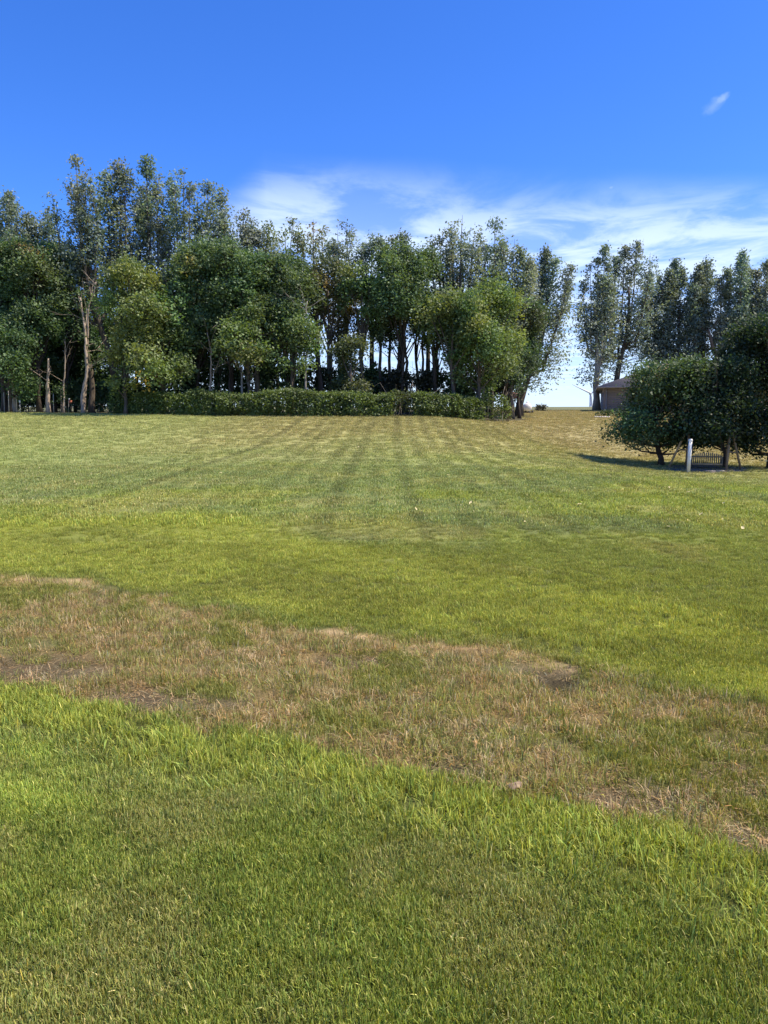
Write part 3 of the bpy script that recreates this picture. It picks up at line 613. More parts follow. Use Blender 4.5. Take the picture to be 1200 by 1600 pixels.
# bare and thin trunks one can pick out
snags = [
 ('bare pale trunk with a kink and a high fork, standing in front of the shade', [(130, 638, 60), (129, 615, 60), (136, 585, 60), (134, 555, 60), (133, 520, 60.2), (130, 490, 60.3), (125, 465, 60.5)], .17, M_barkpale, 10, 'maple'),
 ('second prong of the kinked bare trunk, curving up to the open sky', [(131, 638, 60.4), (137, 560, 60.4), (137, 505, 60.3), (138, 480, 60.2), (146, 460, 60.2), (150, 440, 60.1)], .10, M_barkpale, 8, None),
 ('broken reddish brown trunk leaning against the kinked bare trunk', [(142, 612, 61), (143, 590, 61), (140, 565, 61), (136, 545, 61)], .26, M_bark, 0, None),
 ('short pale trunk with sprouting bark, second from the picture edge', [(75, 637, 61), (75, 610, 61), (74, 590, 61), (76, 560, 61)], .20, M_barkpale, 3, None),
 ('thick pale trunk forking near the ground, nearest the picture edge', [(23, 636, 61), (22, 615, 61), (20, 590, 61), (19, 560, 61)], .24, M_barkpale, 3, None),
 ('darker half of the forked trunk at the picture edge', [(25, 636, 61.3), (29, 615, 61.3), (32, 590, 61.3), (30, 560, 61.3)], .13, M_bark, 3, None),
 ('thin pale stem behind the staked sapling', [(99, 633, 62), (99, 600, 62), (102, 570, 62), (100, 530, 62)], .09, M_barkpale, 5, None),
 ('thin grey trunk rising behind the middle of the hedge', [(476, 640, 57), (477, 580, 57), (479, 540, 57), (478, 500, 57), (480, 470, 57)], .08, M_barkgrey, 9, None),
 ('dark leaning trunk crossing the sky window', [(503, 640, 60), (500, 590, 60), (496, 560, 60), (489, 525, 60), (484, 490, 60)], .22, M_barkdark, 6, None),
 ('dark upright trunk at the edge of the sky window', [(518, 640, 61), (518, 570, 61), (517, 520, 61), (521, 470, 61)], .14, M_bark, 7, None),
 ('pair-forming dark trunk in the bright gap, nearer the ivy column', [(607, 640, 62), (608, 580, 62), (610, 530, 62), (612, 480, 62)], .16, M_barkdark, 5, None),
 ('leaning trunk in the bright gap crossing its neighbour', [(612, 640, 61), (622, 575, 61), (629, 535, 61), (632, 490, 61)], .15, M_barkdark, 5, None),
 ('straight slim trunk in the bright gap', [(636, 640, 62), (635, 570, 62), (632, 525, 62), (633, 480, 62)], .14, M_bark, 5, None),
 ('dark trunk under the small dark tree in the dip', [(661, 640, 62), (661, 580, 62), (660, 530, 62), (664, 480, 62)], .13, M_barkdark, 5, None),
 ('thick dark trunk under the yellow-green dome', [(680, 640, 60), (679, 580, 60), (677, 540, 60), (680, 500, 60)], .20, M_barkdark, 5, None),
 ('trunk leaning outward under the yellow-green dome', [(706, 640, 59), (713, 585, 59), (718, 545, 59), (722, 510, 59)], .13, M_bark, 5, None),
 ('pale slanting stem under the boughs at the hedge end', [(742, 632, 58), (748, 600, 58), (758, 570, 58), (768, 545, 58)], .085, M_barkgrey, 4, None),
 ('second pale slanting stem beside the first at the hedge end', [(750, 630, 58.5), (757, 600, 58.5), (764, 575, 58.5), (770, 555, 58.5)], .07, M_barkgrey, 4, None),
 ('dark thin upright stem before the reddish platform', [(722, 640, 62), (722, 590, 62), (723, 550, 62), (722, 510, 62)], .10, M_barkdark, 5, None),
 ('dark trunk beside the reddish platform', [(767, 635, 63), (767, 600, 63), (766, 560, 63), (768, 520, 63)], .17, M_barkdark, 4, None),
 ('pale bare upright stem behind the hedge under the light green boughs', [(326, 640, 57), (329, 590, 57), (330, 555, 57), (324, 520, 57)], .09, M_barkpale, 9, None),
 ('short pale stem with drooping twigs behind the hedge', [(379, 640, 57), (378, 595, 57), (377, 570, 57), (381, 545, 57)], .10, M_barkgrey, 8, None),
 ('thick brown trunk in shade behind the hedge', [(402, 640, 58), (402, 590, 58), (403, 550, 58), (400, 510, 58)], .22, M_bark, 5, None),
 ('thin dark stem behind the hedge left of the drooping twigs', [(358, 640, 58), (359, 590, 58), (358, 540, 58), (360, 500, 58)], .10, M_barkdark, 5, None),
 ('thin brown trunk seen through the low boughs', [(345, 640, 60), (342, 590, 60), (343, 540, 60), (346, 500, 60)], .13, M_bark, 4, None),
 ('dark trunk behind the flat light green bough', [(434, 640, 60), (434, 590, 60), (436, 540, 60), (434, 500, 60)], .17, M_barkdark, 5, None),
 ('leaning grey trunk behind the apple tree and roof', [(1128, 600, 92), (1122, 560, 92), (1112, 535, 92), (1106, 515, 92)], .35, M_bark, 3, None),
]
for i, (lb, path, rad, mt, tw, lv) in enumerate(snags): snag('bare_trunk', lb, 'tree trunk', path, rad, mt, tw, 300 + i, lv)

# ------------------------------------------------------------------ shrubs and hedge
def shrub(name, label, cat, px, Y, top, width, col, seed=0, dens=1.0, leaf=.15, group=None, depth=2.2, spots=None, bare=0, base=None):
    r = np.random.default_rng(5000 + seed); x0 = xof(px, Y); g = gzf(x0, Y) if base is None else base; H = (675 - top)*Y/1200 + EYE - g; W = width*Y/1200
    root = empty(name, (x0, Y, g - .03)); tag(root, label, cat, group); w = MB(); n = int(dens*W*H*26) + 20
    xx = r.uniform(-1, 1, n)*W/2; yy_ = r.uniform(-1, 1, n)*depth/2; hh = H*(.82 + .36*(fbm(xx + 9*seed, yy_, 1.1, seed, 3) - .5))*np.clip(1.15 - (np.abs(xx)/(W/2))**4*.45, .2, 1)
    z = hh*np.sqrt(r.uniform(.01, 1, n)); c = np.stack([xx, yy_, z], 1)
    front = r.random(n) < .55; c[front, 1] = -depth/2*(.85 + .15*r.random(front.sum()))*(1 - .25*(c[front, 2]/H)**2)
    cc = np.broadcast_to(PAL[col] if isinstance(col, str) else np.array(col), c.shape)*(1 + .55*(fbm(xx*1.3, z*1.5 + seed, 1.5, 9, 3) - .5))[:, None]
    if spots:
        for (cn, am, sc) in spots: cc = mixc(cc, PAL[cn], smooth(1 - am - .05, 1 - am + .05, fbm(xx*sc, z*sc, 1, 99, 2)*1.2 - .1)*.8)
    V, Q, cl = leaf_cloud(r, c, .13, 10, leaf, cc, var=.2); V[:, 2] = np.maximum(V[:, 2], .02)
    for k in range(int(W*2) + 3):
        a = np.array([r.uniform(-.45, .45)*W, r.uniform(-.3, .3)*depth, 0]); e = a + np.array([r.normal(0, .25), r.normal(0, .2), H*r.uniform(.55, .9)]); w.tube([a, a*.5 + e*.5 + r.normal(0, .06, 3), e], [.03, .02, .006], 4, cap=False)
    for k in range(bare):
        a = np.array([r.uniform(-.5, .5)*W, -depth*.3*r.random(), H*.2]); d = np.array([r.normal(0, .5), r.normal(0, .2), 1]); e = a + d*H*r.uniform(.5, 1.0); tip = e + np.array([d[0]*.8, 0, -r.uniform(.1, .9)])
        w.tube([a, a*.4 + e*.6, e, tip], [.022, .018, .012, .005], 3, cap=False)
    tag(w.build('stems', M_barkgrey if bare else M_bark, root), kind='stuff')
    link(bpy.data.objects.new('foliage', make_mesh('foliage', V, [Q], M_leaf, fcol=cl)), root); return root
UND = 'shaded undergrowth shrubs behind the hedge'
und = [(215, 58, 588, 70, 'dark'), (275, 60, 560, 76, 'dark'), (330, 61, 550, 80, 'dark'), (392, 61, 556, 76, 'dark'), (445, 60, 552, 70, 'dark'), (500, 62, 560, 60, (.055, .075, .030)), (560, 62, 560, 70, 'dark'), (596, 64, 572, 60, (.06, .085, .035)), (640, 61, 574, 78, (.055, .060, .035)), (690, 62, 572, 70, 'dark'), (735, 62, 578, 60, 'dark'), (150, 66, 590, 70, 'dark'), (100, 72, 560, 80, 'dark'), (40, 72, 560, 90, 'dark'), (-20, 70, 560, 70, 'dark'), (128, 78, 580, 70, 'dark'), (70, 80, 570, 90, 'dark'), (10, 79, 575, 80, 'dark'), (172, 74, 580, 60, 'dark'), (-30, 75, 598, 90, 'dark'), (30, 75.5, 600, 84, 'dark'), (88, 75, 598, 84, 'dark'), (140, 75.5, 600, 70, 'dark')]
ul = ['under the yellow-green domed corner tree', 'behind the tree with hanging gold leaf patches', 'under the two-domed dark tree', 'behind the short pale stem with drooping twigs', 'behind the flat light green bough', 'at the foot of the sky window', 'behind the ivy-covered column', 'low against the bright gap of slim trunks', 'of brownish twigs in the bright gap', 'under the yellow-green domed tree that leans out', 'near the pale slanting stems', 'behind the broken reddish trunk', 'behind the staked sapling', 'behind the two short pale trunks', 'at the picture edge behind the low leafy tree', 'deep in the shade behind the kinked bare trunk', 'deep in the shade behind the stump trunk', 'deep in the shade behind the forked pale trunk', 'deep in the shade beside the hedge corner', 'low against the ground past the picture edge', 'low against the ground behind the forked pale trunk', 'low against the ground behind the sapling', 'low against the ground behind the broken trunk']
inner = [(20, 70, 430, 90, 600), (75, 71, 440, 80, 600), (118, 72, 470, 60, 600), (232, 64, 440, 80, 600), (276, 65, 430, 80, 600), (322, 65, 430, 84, 595), (372, 65, 430, 84, 585), (420, 66, 430, 76, 580), (462, 67, 430, 60, 560), (566, 66, 440, 50, 570), (650, 66, 450, 56, 525), (705, 66, 450, 60, 540), (760, 67, 440, 70, 560), (812, 68, 470, 60, 590)]
il = ['behind the leafy edge tree', 'behind the rusty-tinted rounded tree', 'filling in behind the bare forked trunk', 'behind the yellow-green dome at the hedge corner', 'behind the bushy tree with gold patches', 'behind the tree with two domes', 'behind the bare hanging branches', 'under the dip in the skyline', 'beside the sky window', 'behind the ivy-covered column', 'above the bright gap of slim trunks', 'behind the leaning yellow-green tree', 'behind the wide olive-topped tree', 'beneath the last poplar of the wood']
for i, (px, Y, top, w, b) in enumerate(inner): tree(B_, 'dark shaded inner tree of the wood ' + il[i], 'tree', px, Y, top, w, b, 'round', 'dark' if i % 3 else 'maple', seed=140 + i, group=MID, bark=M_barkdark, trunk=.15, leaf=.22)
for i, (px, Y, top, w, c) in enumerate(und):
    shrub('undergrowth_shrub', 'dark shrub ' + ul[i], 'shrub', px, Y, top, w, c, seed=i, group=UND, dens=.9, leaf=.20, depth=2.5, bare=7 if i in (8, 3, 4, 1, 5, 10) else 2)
def hedge(name, label, pts, top, col, seed, spots=None, dens=1.0):
    """one continuous hedge along a line of (px, Y) with its top at the given heights"""
    r = np.random.default_rng(seed); P0 = np.array([(xof(p, Y), Y) for p, Y in pts]); d = np.concatenate([[0], np.cumsum(np.linalg.norm(np.diff(P0, axis=0), axis=1))]); Lt = d[-1]; n = int(Lt*210*dens)
    s = r.uniform(0, Lt, n); cx, cy = np.interp(s, d, P0[:, 0]), np.interp(s, d, P0[:, 1]); H = np.interp(s, d, top)
    H = H*(1.02 + .62*(fbm(s, s*0 + .5, .55, seed, 4) - .5)) ; prof = r.random(n); dep = 1.9
    face = r.random(n) < .6; off = np.where(face, -dep/2*(1 + .16*(fbm(s, prof*2, 1.2, seed + 3, 2) - .5)*4.5), r.uniform(-1, 1, n)*dep/2); z = np.where(face, H*prof, H*np.sqrt(1 - (off/dep*2)**2*.18)*r.uniform(.85, 1.02, n)); off = np.where(face & (prof > .75), off*(1 - (prof - .75)*1.1), off)
    x0, y0 = P0[0]; g0 = gzf(x0, y0); gg = gz(cx, cy + off); c = np.stack([cx - x0, cy + off - y0, gg - g0 + z], 1)
    cc = np.broadcast_to(PAL[col] if isinstance(col, str) else np.array(col), c.shape)*(1 + .6*(fbm(s, z*1.2, 1.1, seed, 3) - .5))[:, None]
    if spots:
        for (cn, am, sc) in spots: cc = mixc(cc, PAL[cn], smooth(1 - am - .05, 1 - am + .05, fbm(s*sc, z*sc, 1, 99, 2)*1.2 - .1)*.8)
    V, Q, cl = leaf_cloud(r, c, .11, 10, .13, cc, var=.22)
    root = empty(name, (x0, y0, g0)); tag(root, label, 'hedge'); link(bpy.data.objects.new('foliage', make_mesh('foliage', V, [Q], M_leaf, fcol=cl)), root)
    w = MB()
    for k in range(int(Lt*3)):
        q = r.uniform(0, Lt); ax, ay = np.interp(q, d, P0[:, 0]) - x0, np.interp(q, d, P0[:, 1]) + r.uniform(-.4, .4) - y0; gk = gzf(ax + x0, ay + y0) - g0; h = np.interp(q, d, top)
        w.tube([(ax, ay, gk), (ax + r.normal(0, .15), ay + r.normal(0, .1), gk + h*.5), (ax + r.normal(0, .3), ay + r.normal(0, .2), gk + h*.92)], [.03, .02, .006], 4, cap=False)
    w.build('stems', M_bark, root)
hedge('hedge', 'long clipped green hedge along the far edge of the mown lawn', [(180, 57.5), (260, 56), (330, 54.9), (440, 54.3), (540, 54.1), (612, 54.2)], [1.4, 1.5, 1.55, 1.6, 1.6, 1.55], 'hedge', 901)
hedge('hedge', 'shorter hedge run between the dark gap bush and the tapering shrubs', [(645, 54.6), (700, 55.3), (752, 56.3)], [1.6, 1.6, 1.35], 'hedge', 902)
shrub('shrub', 'darker scraggy bush breaking the line between the two hedge runs', 'shrub', 628, 54.6, 604, 40, (.10, .13, .04), seed=60, bare=10, depth=1.8, leaf=.13)
shrub('shrub', 'loose light shrubs tapering down at the hedge end near the white tank', 'shrub', 768, 58, 612, 46, 'hedge', seed=61, bare=4, depth=2.0, leaf=.13)
shrub('shrub', 'low grassy bush at the very tip of the hedge line', 'shrub', 788, 59, 628, 18, (.12, .14, .05), seed=62, depth=1.2, leaf=.12)
shrub('shrub', 'round clipped green bush in front of the house corner', 'shrub', 956, 72, 641, 46, (.055, .085, .035), seed=63, depth=2.4, leaf=.14, dens=1.3)
shrub('shrub', 'low dark weeds beside the white tank on the skyline', 'shrub', 845, 88, 632, 16, (.07, .07, .04), seed=64, depth=1.4, leaf=.16)
shrub('shrub', 'far low bush seen under the skyline trees left of the ivy gap', 'shrub', 588, 75, 575, 40, (.075, .11, .04), seed=65, depth=2.4, leaf=.2)

# ------------------------------------------------------------------ the near trees by the swing
tree('crab_apple_tree', 'round dark-leaved fruit tree with a short bare trunk, left of the garden swing', 'tree', 1018, 37.5, 566, 138, 690, 'round', 'apple', seed=201, dens=1.25, trunk=.15, leaf=.115, foot=1036, depth=4.6, bark=M_barkdark, spots=[('rust', .07, 1.3)], lobes=[(1046, 580, 26, 22), (1020, 586, 20, 18), (1072, 584, 22, 20), (1050, 596, 28, 26), (1022, 616, 30, 26), (1060, 640, 42, 36), (996, 662, 34, 24), (1030, 676, 42, 20), (1078, 606, 30, 30), (1088, 672, 24, 22), (1016, 590, 18, 18), (1010, 614, 22, 18), (1000, 642, 26, 18), (968, 674, 20, 16), (990, 690, 22, 10), (1056, 560, 12, 16), (1068, 694, 26, 10)])
tree('crab_apple_tree', 'dark green tree whose crown hangs over the swing bench', 'tree', 1118, 35.8, 556, 132, 697, 'round', (.036, .066, .026), seed=202, dens=1.25, trunk=.10, leaf=.115, foot=1137, depth=5.4, bark=M_barkdark, spots=[('rust', .03, 1.3)], lobes=[(1104, 602, 30, 28), (1142, 590, 34, 28), (1122, 636, 42, 34), (1096, 672, 34, 24), (1146, 672, 36, 26), (1162, 628, 28, 30), (1120, 680, 24, 16), (1084, 668, 20, 18), (1104, 674, 24, 18), (1140, 676, 20, 18), (1100, 582, 26, 20), (1138, 574, 28, 20)])
tree('crab_apple_tree', 'large tree at the picture edge with bronze-tinted lower leaves', 'tree', 1210, 36, 500, 150, 712, 'round', (.040, .064, .026), seed=203, dens=1.2, trunk=.2, leaf=.115, depth=5.0, bark=M_barkdark, spots=[('rust', .05, 1.1)], lobes=[(1182, 530, 34, 32), (1212, 585, 48, 48), (1166, 500, 26, 22), (1196, 494, 28, 24), (1178, 616, 36, 38), (1196, 678, 42, 40), (1152, 558, 22, 20), (1225, 530, 40, 40), (1230, 690, 44, 34), (1168, 690, 20, 18)])

# ------------------------------------------------------------------ house
def house():
    Yf, Yb = 85.0, 97.0; xl, xr = xof(943, Yf), xof(1290, Yf); zg = 3.55; ze = at(940, 604, Yf - .7)[2]; zr = at(1050, 571, 91)[2]
    hr = math.radians(-14); W0, D0 = 20.0, Yb - Yf
    root = empty('house', (xl + math.cos(hr)*W0/2 - math.sin(hr)*D0/2, Yf + math.sin(hr)*W0/2 + math.cos(hr)*D0/2, zg)); root.rotation_euler = (0, 0, hr); tag(root, 'low taupe house with a shallow grey hip roof, half hidden behind the fruit trees', 'house')
    cx, cy = (xl + xr)/2, (Yf + Yb)/2; W, D = W0, D0
    mw = base_mat('taupe_siding', (.235, .205, .195), .85, 3, .12, .2); mr = base_mat('grey_shingles', (.20, .175, .16), .95, 9, .3, .5); mf = base_mat('fascia', (.30, .27, .25), .6); mg = base_mat('window_glass', (.03, .035, .04), .08, spec=.8); mt = base_mat('window_trim', (.55, .52, .48), .6)
    w = MB(); hw = ze - zg - .12; w.box((0, 0, hw/2), (W, D, hw)); w.build('wall', mw, root)
    # horizontal siding boards, one mesh shared by every board of the front
    b = MB(); b.box((0, 0, 0), (W - .02, .03, .19), bev=.006); bm_ = b.mesh('siding_board', mw); nb = int(hw/.2)
    for k in range(nb):
        o = link(bpy.data.objects.new('siding_board', bm_), root); o.location = (0, -D/2 - .012, .12 + k*.2); o.rotation_euler = (math.radians(-5), 0, 0)
    oh = .75; z0 = hw + .12; X, Yh = W/2 + oh, D/2 + oh; rh = zr - zg; hipx = 7.2
    V = [(-X, -Yh, z0), (X, -Yh, z0), (X, Yh, z0), (-X, Yh, z0), (-X + hipx, 0, rh), (X - hipx, 0, rh)]
    V += [(a, b_, c - .14) for a, b_, c in V[:4]]
    r = MB(); r.add(V, [[0, 1, 5, 4], [2, 3, 4, 5], [6, 7, 1, 0], [7, 8, 2, 1], [8, 9, 3, 2], [9, 6, 0, 3], [9, 8, 7, 6]], [[1, 2, 5], [3, 0, 4]]); ro = r.build('roof', mr, root)
    f = MB(); f.box((0, -Yh - .02, z0 - .08), (2*X + .08, .04, .19)); f.box((-X - .02, 0, z0 - .08), (.04, 2*Yh, .19)); f.box((X + .02, 0, z0 - .08), (.04, 2*Yh, .19)); f.build('fascia', mf, ro)
    # shingle courses as thin raised strips on the front slope
    n = Vector((0, -(rh - z0), Yh)).normalized(); sm = MB()
    for k in range(1, 26):
        t = k/26; zc = z0 + (rh - z0)*t; yc = -Yh*(1 - t); xa = -X + hipx*t + .05; xb = X - hipx*t - .05
        sm.box(((xa + xb)/2, yc, zc + .012), (xb - xa, .03, .02), rx=math.atan2(rh - z0, Yh))
    tag(sm.build('shingle_courses', mr, ro), kind='stuff')
    d = MB(); d.tube([(-W/2 + .25, -D/2 - .08, hw), (-W/2 + .25, -D/2 - .08, .15), (-W/2 + .25, -D/2 - .35, .08)], .045, 6); d.build('downspout', mf, root)
    for wx in (-W/2 + 7.6, -W/2 + 12.5):
        q = MB()
        for (a, c, sx, sz) in ((0, .65, 1.5, .1), (0, -.65, 1.5, .1), (-.7, 0, .1, 1.2), (.7, 0, .1, 1.2), (0, 0, .05, 1.2)): q.box((a, 0, c), (sx, .08, sz))
        wo = q.build('window', mt, root, loc=(wx, -D/2 - .05, 1.65)); g = MB(); g.box((0, .01, 0), (1.32, .02, 1.22)); g.build('pane', mg, wo)
house()
def edging():
    r = np.random.default_rng(3); mt = base_mat('pale_edging', (.55, .50, .44), .9, 8, .2)
    for k in range(7):
        px = 930 + k*3.6; x0 = xof(px, 69.5); m = MB(); m.box((0, 0, .07), (.20, .16, .14), rz=r.uniform(-.4, .4), bev=.03); o = m.build('edging_stone', mt); o.location = (x0, 69.5 + r.uniform(-.1, .1), gzf(x0, 69.5))
        tag(o, 'small pale edging stone in the short row below the clipped bush', 'stone', 'edging stones below the clipped bush')
edging()

# ------------------------------------------------------------------ white tank, platform, turbine
M_white = base_mat('white_paint', (.74, .71, .66), .55, 4, .12)
M_dark = base_mat('dark_metal', (.04, .04, .045), .6)
def tank():
    Y = 81; x0 = xof(824, Y); g = gzf(x0, Y); root = empty('propane_tank', (x0, Y, g)); root.rotation_euler = (0, 0, math.radians(-12)); tag(root, 'round-ended white gas tank seen almost end-on beside the last poplar trunk', 'gas tank')
    R = .44; L = 1.9; prof = [(0.001, -L/2)] + [(R*math.sin(a), -L/2 + R*.62*(1 - math.cos(a))) for a in np.linspace(.15, math.pi/2, 8)]; prof += [(r_, -z) for r_, z in prof[::-1]]
    b = MB(); b.lathe(prof, 24, 'y', (0, 0, .62)); b.build('tank_body', M_white, root, sm=True)
    for s in (-.55, .55): q = MB(); q.box((0, s, .11), (.72, .14, .22), bev=.02); q.build('leg', M_dark, root)
    d = MB(); d.lathe([(.13, 0), (.14, .1), (.11, .17), (.001, .19)], 12, 'z', (0, 0, 1.04)); d.build('valve_dome', M_white, root, sm=True)
    v = MB(); v.box((.52, -.3, .14), (.2, .3, .28), bev=.02); v.build('regulator_box', M_dark, root)
tank()
def platform():
    Y = 76; x0 = xof(803, Y); g = gzf(x0, Y); k = Y/1200; z = lambda py: (675 - py)*k + EYE - g; xx = lambda px: (px - 803)*k
    mr_ = base_mat('faded_red_wood', (.30, .15, .13), .85, 5, .3); root = empty('raised_stand', (x0, Y, g)); tag(root, 'raised reddish box on dark crossed braces under the last trees', 'stand')
    b = MB(); b.box((0, .3, (z(622) + z(613))/2), (xx(811) - xx(796), .8, z(613) - z(622)), bev=.02); b.build('box', mr_, root)
    m = MB(); m.box((0, .3, z(623)), (xx(815) - xx(791), .9, .07)); m.build('deck', M_barkdark, root)
    for i, (a, b_) in enumerate(((791, 791), (803, 803), (813, 813))):
        for dy in (0, .8): q = MB(); q.box((xx(a), dy - .1, z(624)/2), (.07, .07, z(624))); q.build('leg', M_barkdark, root)
    for (a, b_) in ((791, 803), (803, 791), (803, 813), (813, 803)):
        q = MB(); q.tube([(xx(a), -.14 if a < b_ else -.18, .1), (xx(b_), -.14 if a < b_ else -.18, z(625))], .035, 5); q.build('brace', M_barkdark, root)
platform()
def turbine():
    Y = 1900; x0 = xof(922, Y); g = gzf(x0, Y); zh = EYE + (675 - 617)*Y/1200 - g; mt = base_mat('turbine_white', (.62, .62, .63), .5); root = empty('wind_turbine', (x0, Y, g)); tag(root, 'tiny far white wind turbine on the skyline between the wood and the house', 'wind turbine')
    b = MB(); b.tube([(0, 0, 0), (0, 0, zh)], [3.2, 2.0], 10); b.build('tower', mt, root)
    n = MB(); n.box((0, 0, zh + 1.5), (5, 11, 5), bev=1.0); n.build('nacelle', mt, root); h = MB(); h.lathe([(.01, -8.5), (1.6, -7.6), (2.3, -5.5), (2.3, -4.5)], 10, 'y', (0, 0, zh + 1.5)); h.build('hub', mt, root)
    for k in range(3):
        a = math.radians(155 + 120*k); q = MB(); L = 52; R = np.linspace(0, 1, 7); q.tube([(math.cos(a)*L*t, -6, zh + 1.5 + math.sin(a)*L*t) for t in R], [1.3, 2.2, 1.9, 1.6, 1.3, .9, .4], 6); q.build('blade', mt, root)
turbine()

# ------------------------------------------------------------------ swing set, post, mulch bed
M_wood = base_mat('weathered_wood', (.24, .17, .11), .85, 7, .3, .4, stretch=(1, 1, .2)); M_tan = base_mat('sunlit_tan_wood', (.42, .29, .16), .8, 7, .25, .4, stretch=(1, 1, .2)); M_slat = base_mat('grey_wood', (.19, .165, .13), .9, 9, .3, .4, stretch=(1, 1, .2))  # tan wood: sunlight on the slanting pole put into its colour
def seg(px, py, Y): return np.array(at(px, py, Y))
def swing():
    x0, y0 = xof(1103, 35.3), 35.3; g = gzf(x0, y0); O = np.array([x0, y0, g])
    root = empty('garden_swing', tuple(O)); tag(root, 'wooden A-frame swing stand under the low boughs, its slanting pole catching the sun', 'swing frame')
    def pole(name, a, b, r_, m): 
        q = MB(); a = np.array(a); a[2] = gzf(a[0], a[1]) - .08 if name == 'leg' else a[2]; q.tube([a - O, b - O], [r_, r_*.95], 8); q.build(name, m, root, sm=True)
    zt = g + 2.05; A1 = np.array([xof(1078, 35.7), 35.7, zt]); A2 = np.array([xof(1143, 34.9), 34.9, zt])
    for (px, Y, ap, m, r_) in ((1047, 36.1, A1, M_tan, .055), (1077, 35.0, A1, M_wood, .055), (1075, 36.8, A1, M_wood, .05), (1139, 34.2, A2, M_wood, .06), (1163, 34.9, A2, M_wood, .055), (1136, 35.9, A2, M_wood, .05)):
        pole('leg', (xof(px, Y), Y, 0), ap, r_, m)
    pole('top_beam', A1 - (A2 - A1)*.06, A2 + (A2 - A1)*.06, .06, M_wood)
    pole('crossbar', seg(1062, 703, 35.9), seg(1080, 703, 35.4), .035, M_wood); pole('crossbar', seg(1139, 706, 34.6), seg(1153, 708, 34.9), .035, M_wood)
    # bench, seen from its back
    bx0, bx1 = seg(1082, 724, 35.2), seg(1127, 728, 34.8); d = bx1 - bx0; W = np.linalg.norm(d[:2]); ang = math.atan2(d[1], d[0]); c = (bx0 + bx1)/2
    bench = empty('swing_bench', (c[0], c[1], c[2])); bench.rotation_euler = (0, 0, ang); tag(bench, 'hanging wooden bench with pointed picket back seen from behind', 'swing bench')
    n = 14
    for k in range(n):
        u = (k + .5)/n; h = .46 + .12*math.sin(math.pi*u) - (.0 if k % 2 else .025); q = MB(); wv = W/n*.62
        prof = [(-wv/2, 0), (wv/2, 0), (wv/2, h - .05), (0, h), (-wv/2, h - .05)]; V = [(a, -.011, b) for a, b in prof] + [(a, .011, b) for a, b in prof]
        q.add(V, [[0, 1, 2, 4], [9, 7, 6, 5], [0, 5, 6, 1], [1, 6, 7, 2], [2, 7, 8, 3], [3, 8, 9, 4], [4, 9, 5, 0]], [[2, 3, 4], [9, 8, 7]]); o = q.build('slat', M_slat, bench, loc=((u - .5)*W, -.02, .02)); o.rotation_euler = (math.radians(10), 0, 0)
    for (z_, y_, h_) in ((0.02, -.045, .07), (.36, .045, .06)): q = MB(); q.box((0, y_ , z_), (W + .05, .035, h_), bev=.006); q.build('rail', M_tan if z_ < .1 else M_slat, bench)
    for k in range(6): q = MB(); q.box((0, .08 + k*.085, -.02), (W, .07, .022), bev=.005); q.build('seat_slat', M_slat, bench)
    for s in (-1, 1):
        q = MB(); q.box((s*(W/2 + .03), .25, .26), (.08, .58, .03), bev=.008); q.build('armrest', M_slat, bench); q = MB(); q.box((s*(W/2 + .03), .48, .12), (.05, .05, .30), bev=.006); q.build('arm_post', M_slat, bench)
        q = MB(); q.box((s*(W/2 + .03), -.02, .16), (.05, .05, .42), bev=.006); q.build('arm_post', M_slat, bench)
        for yy2 in (.0, .5):
            q = MB(); top = zt - c[2]; q.tube([(s*(W/2 + .03), yy2, .27), (s*W*.45, .2, top)], .009, 5); q.build('chain', M_dark, bench)
    # bed under the swing
    b = MB(); r = np.random.default_rng(5); n = 40; bxc, byc = xof(1105, 35.4), 35.4; rings = []
    for f in (0, .35, .7, .92, 1.0):
        for k in range(n):
            a = 2*math.pi*k/n; rr = f*(1 + .07*math.sin(3*a + 1) + .05*math.sin(7*a)); X_, Y_ = bxc + 1.95*rr*math.cos(a), byc + 1.55*rr*math.sin(a); rings.append((X_, Y_, gzf(X_, Y_) + (.05 if f < .95 else -.03) + r.normal(0, .008)*(f < .95)))
    q = [[i*n + k, i*n + (k + 1) % n, (i + 1)*n + (k + 1) % n, (i + 1)*n + k] for i in range(4) for k in range(n)]; b.add(rings, q)
    mm = base_mat('bark_mulch', (.16, .135, .11), .95, 30, .5, .9); tag(b.build('mulch_bed', mm), kind='structure')
    mb = base_mat('bed_edging', (.33, .29, .24), .9, 5, .2)
    e = MB(); 
    for k in range(2):
        p = at(1110 + k*14, 742, 33.9); m = MB(); m.box((0, 0, .04), (.42, .14, .06), rz=-.08, bev=.01); o = m.build('edging_board', mb); o.location = (p[0], 33.95, gzf(p[0], 33.95) + .02); tag(o, ['short flat pale board lying on the mulch edge before the bench', 'second flat board on the mulch edge beside the thick swing leg'][k], 'board')
swing()
def post():
    Y = 34.0; x0 = xof(1079.5, Y); g = gzf(x0, Y); root = empty('white_post', (x0, Y, g - .02)); root.rotation_euler = (0, math.radians(1.6), 0); tag(root, 'white round plastic post standing in front of the swing', 'post')
    H = (738 - 686)*Y/1200 + .02; b = MB(); b.tube([(0, 0, 0), (0, 0, H - .06)], .078, 14); b.build('pipe', M_white, root, sm=True); c_ = MB(); c_.lathe([(.088, H - .10), (.088, H - .03), (.07, H), (.001, H + .008)], 14); c_.build('cap', M_white, root, sm=True)
post()

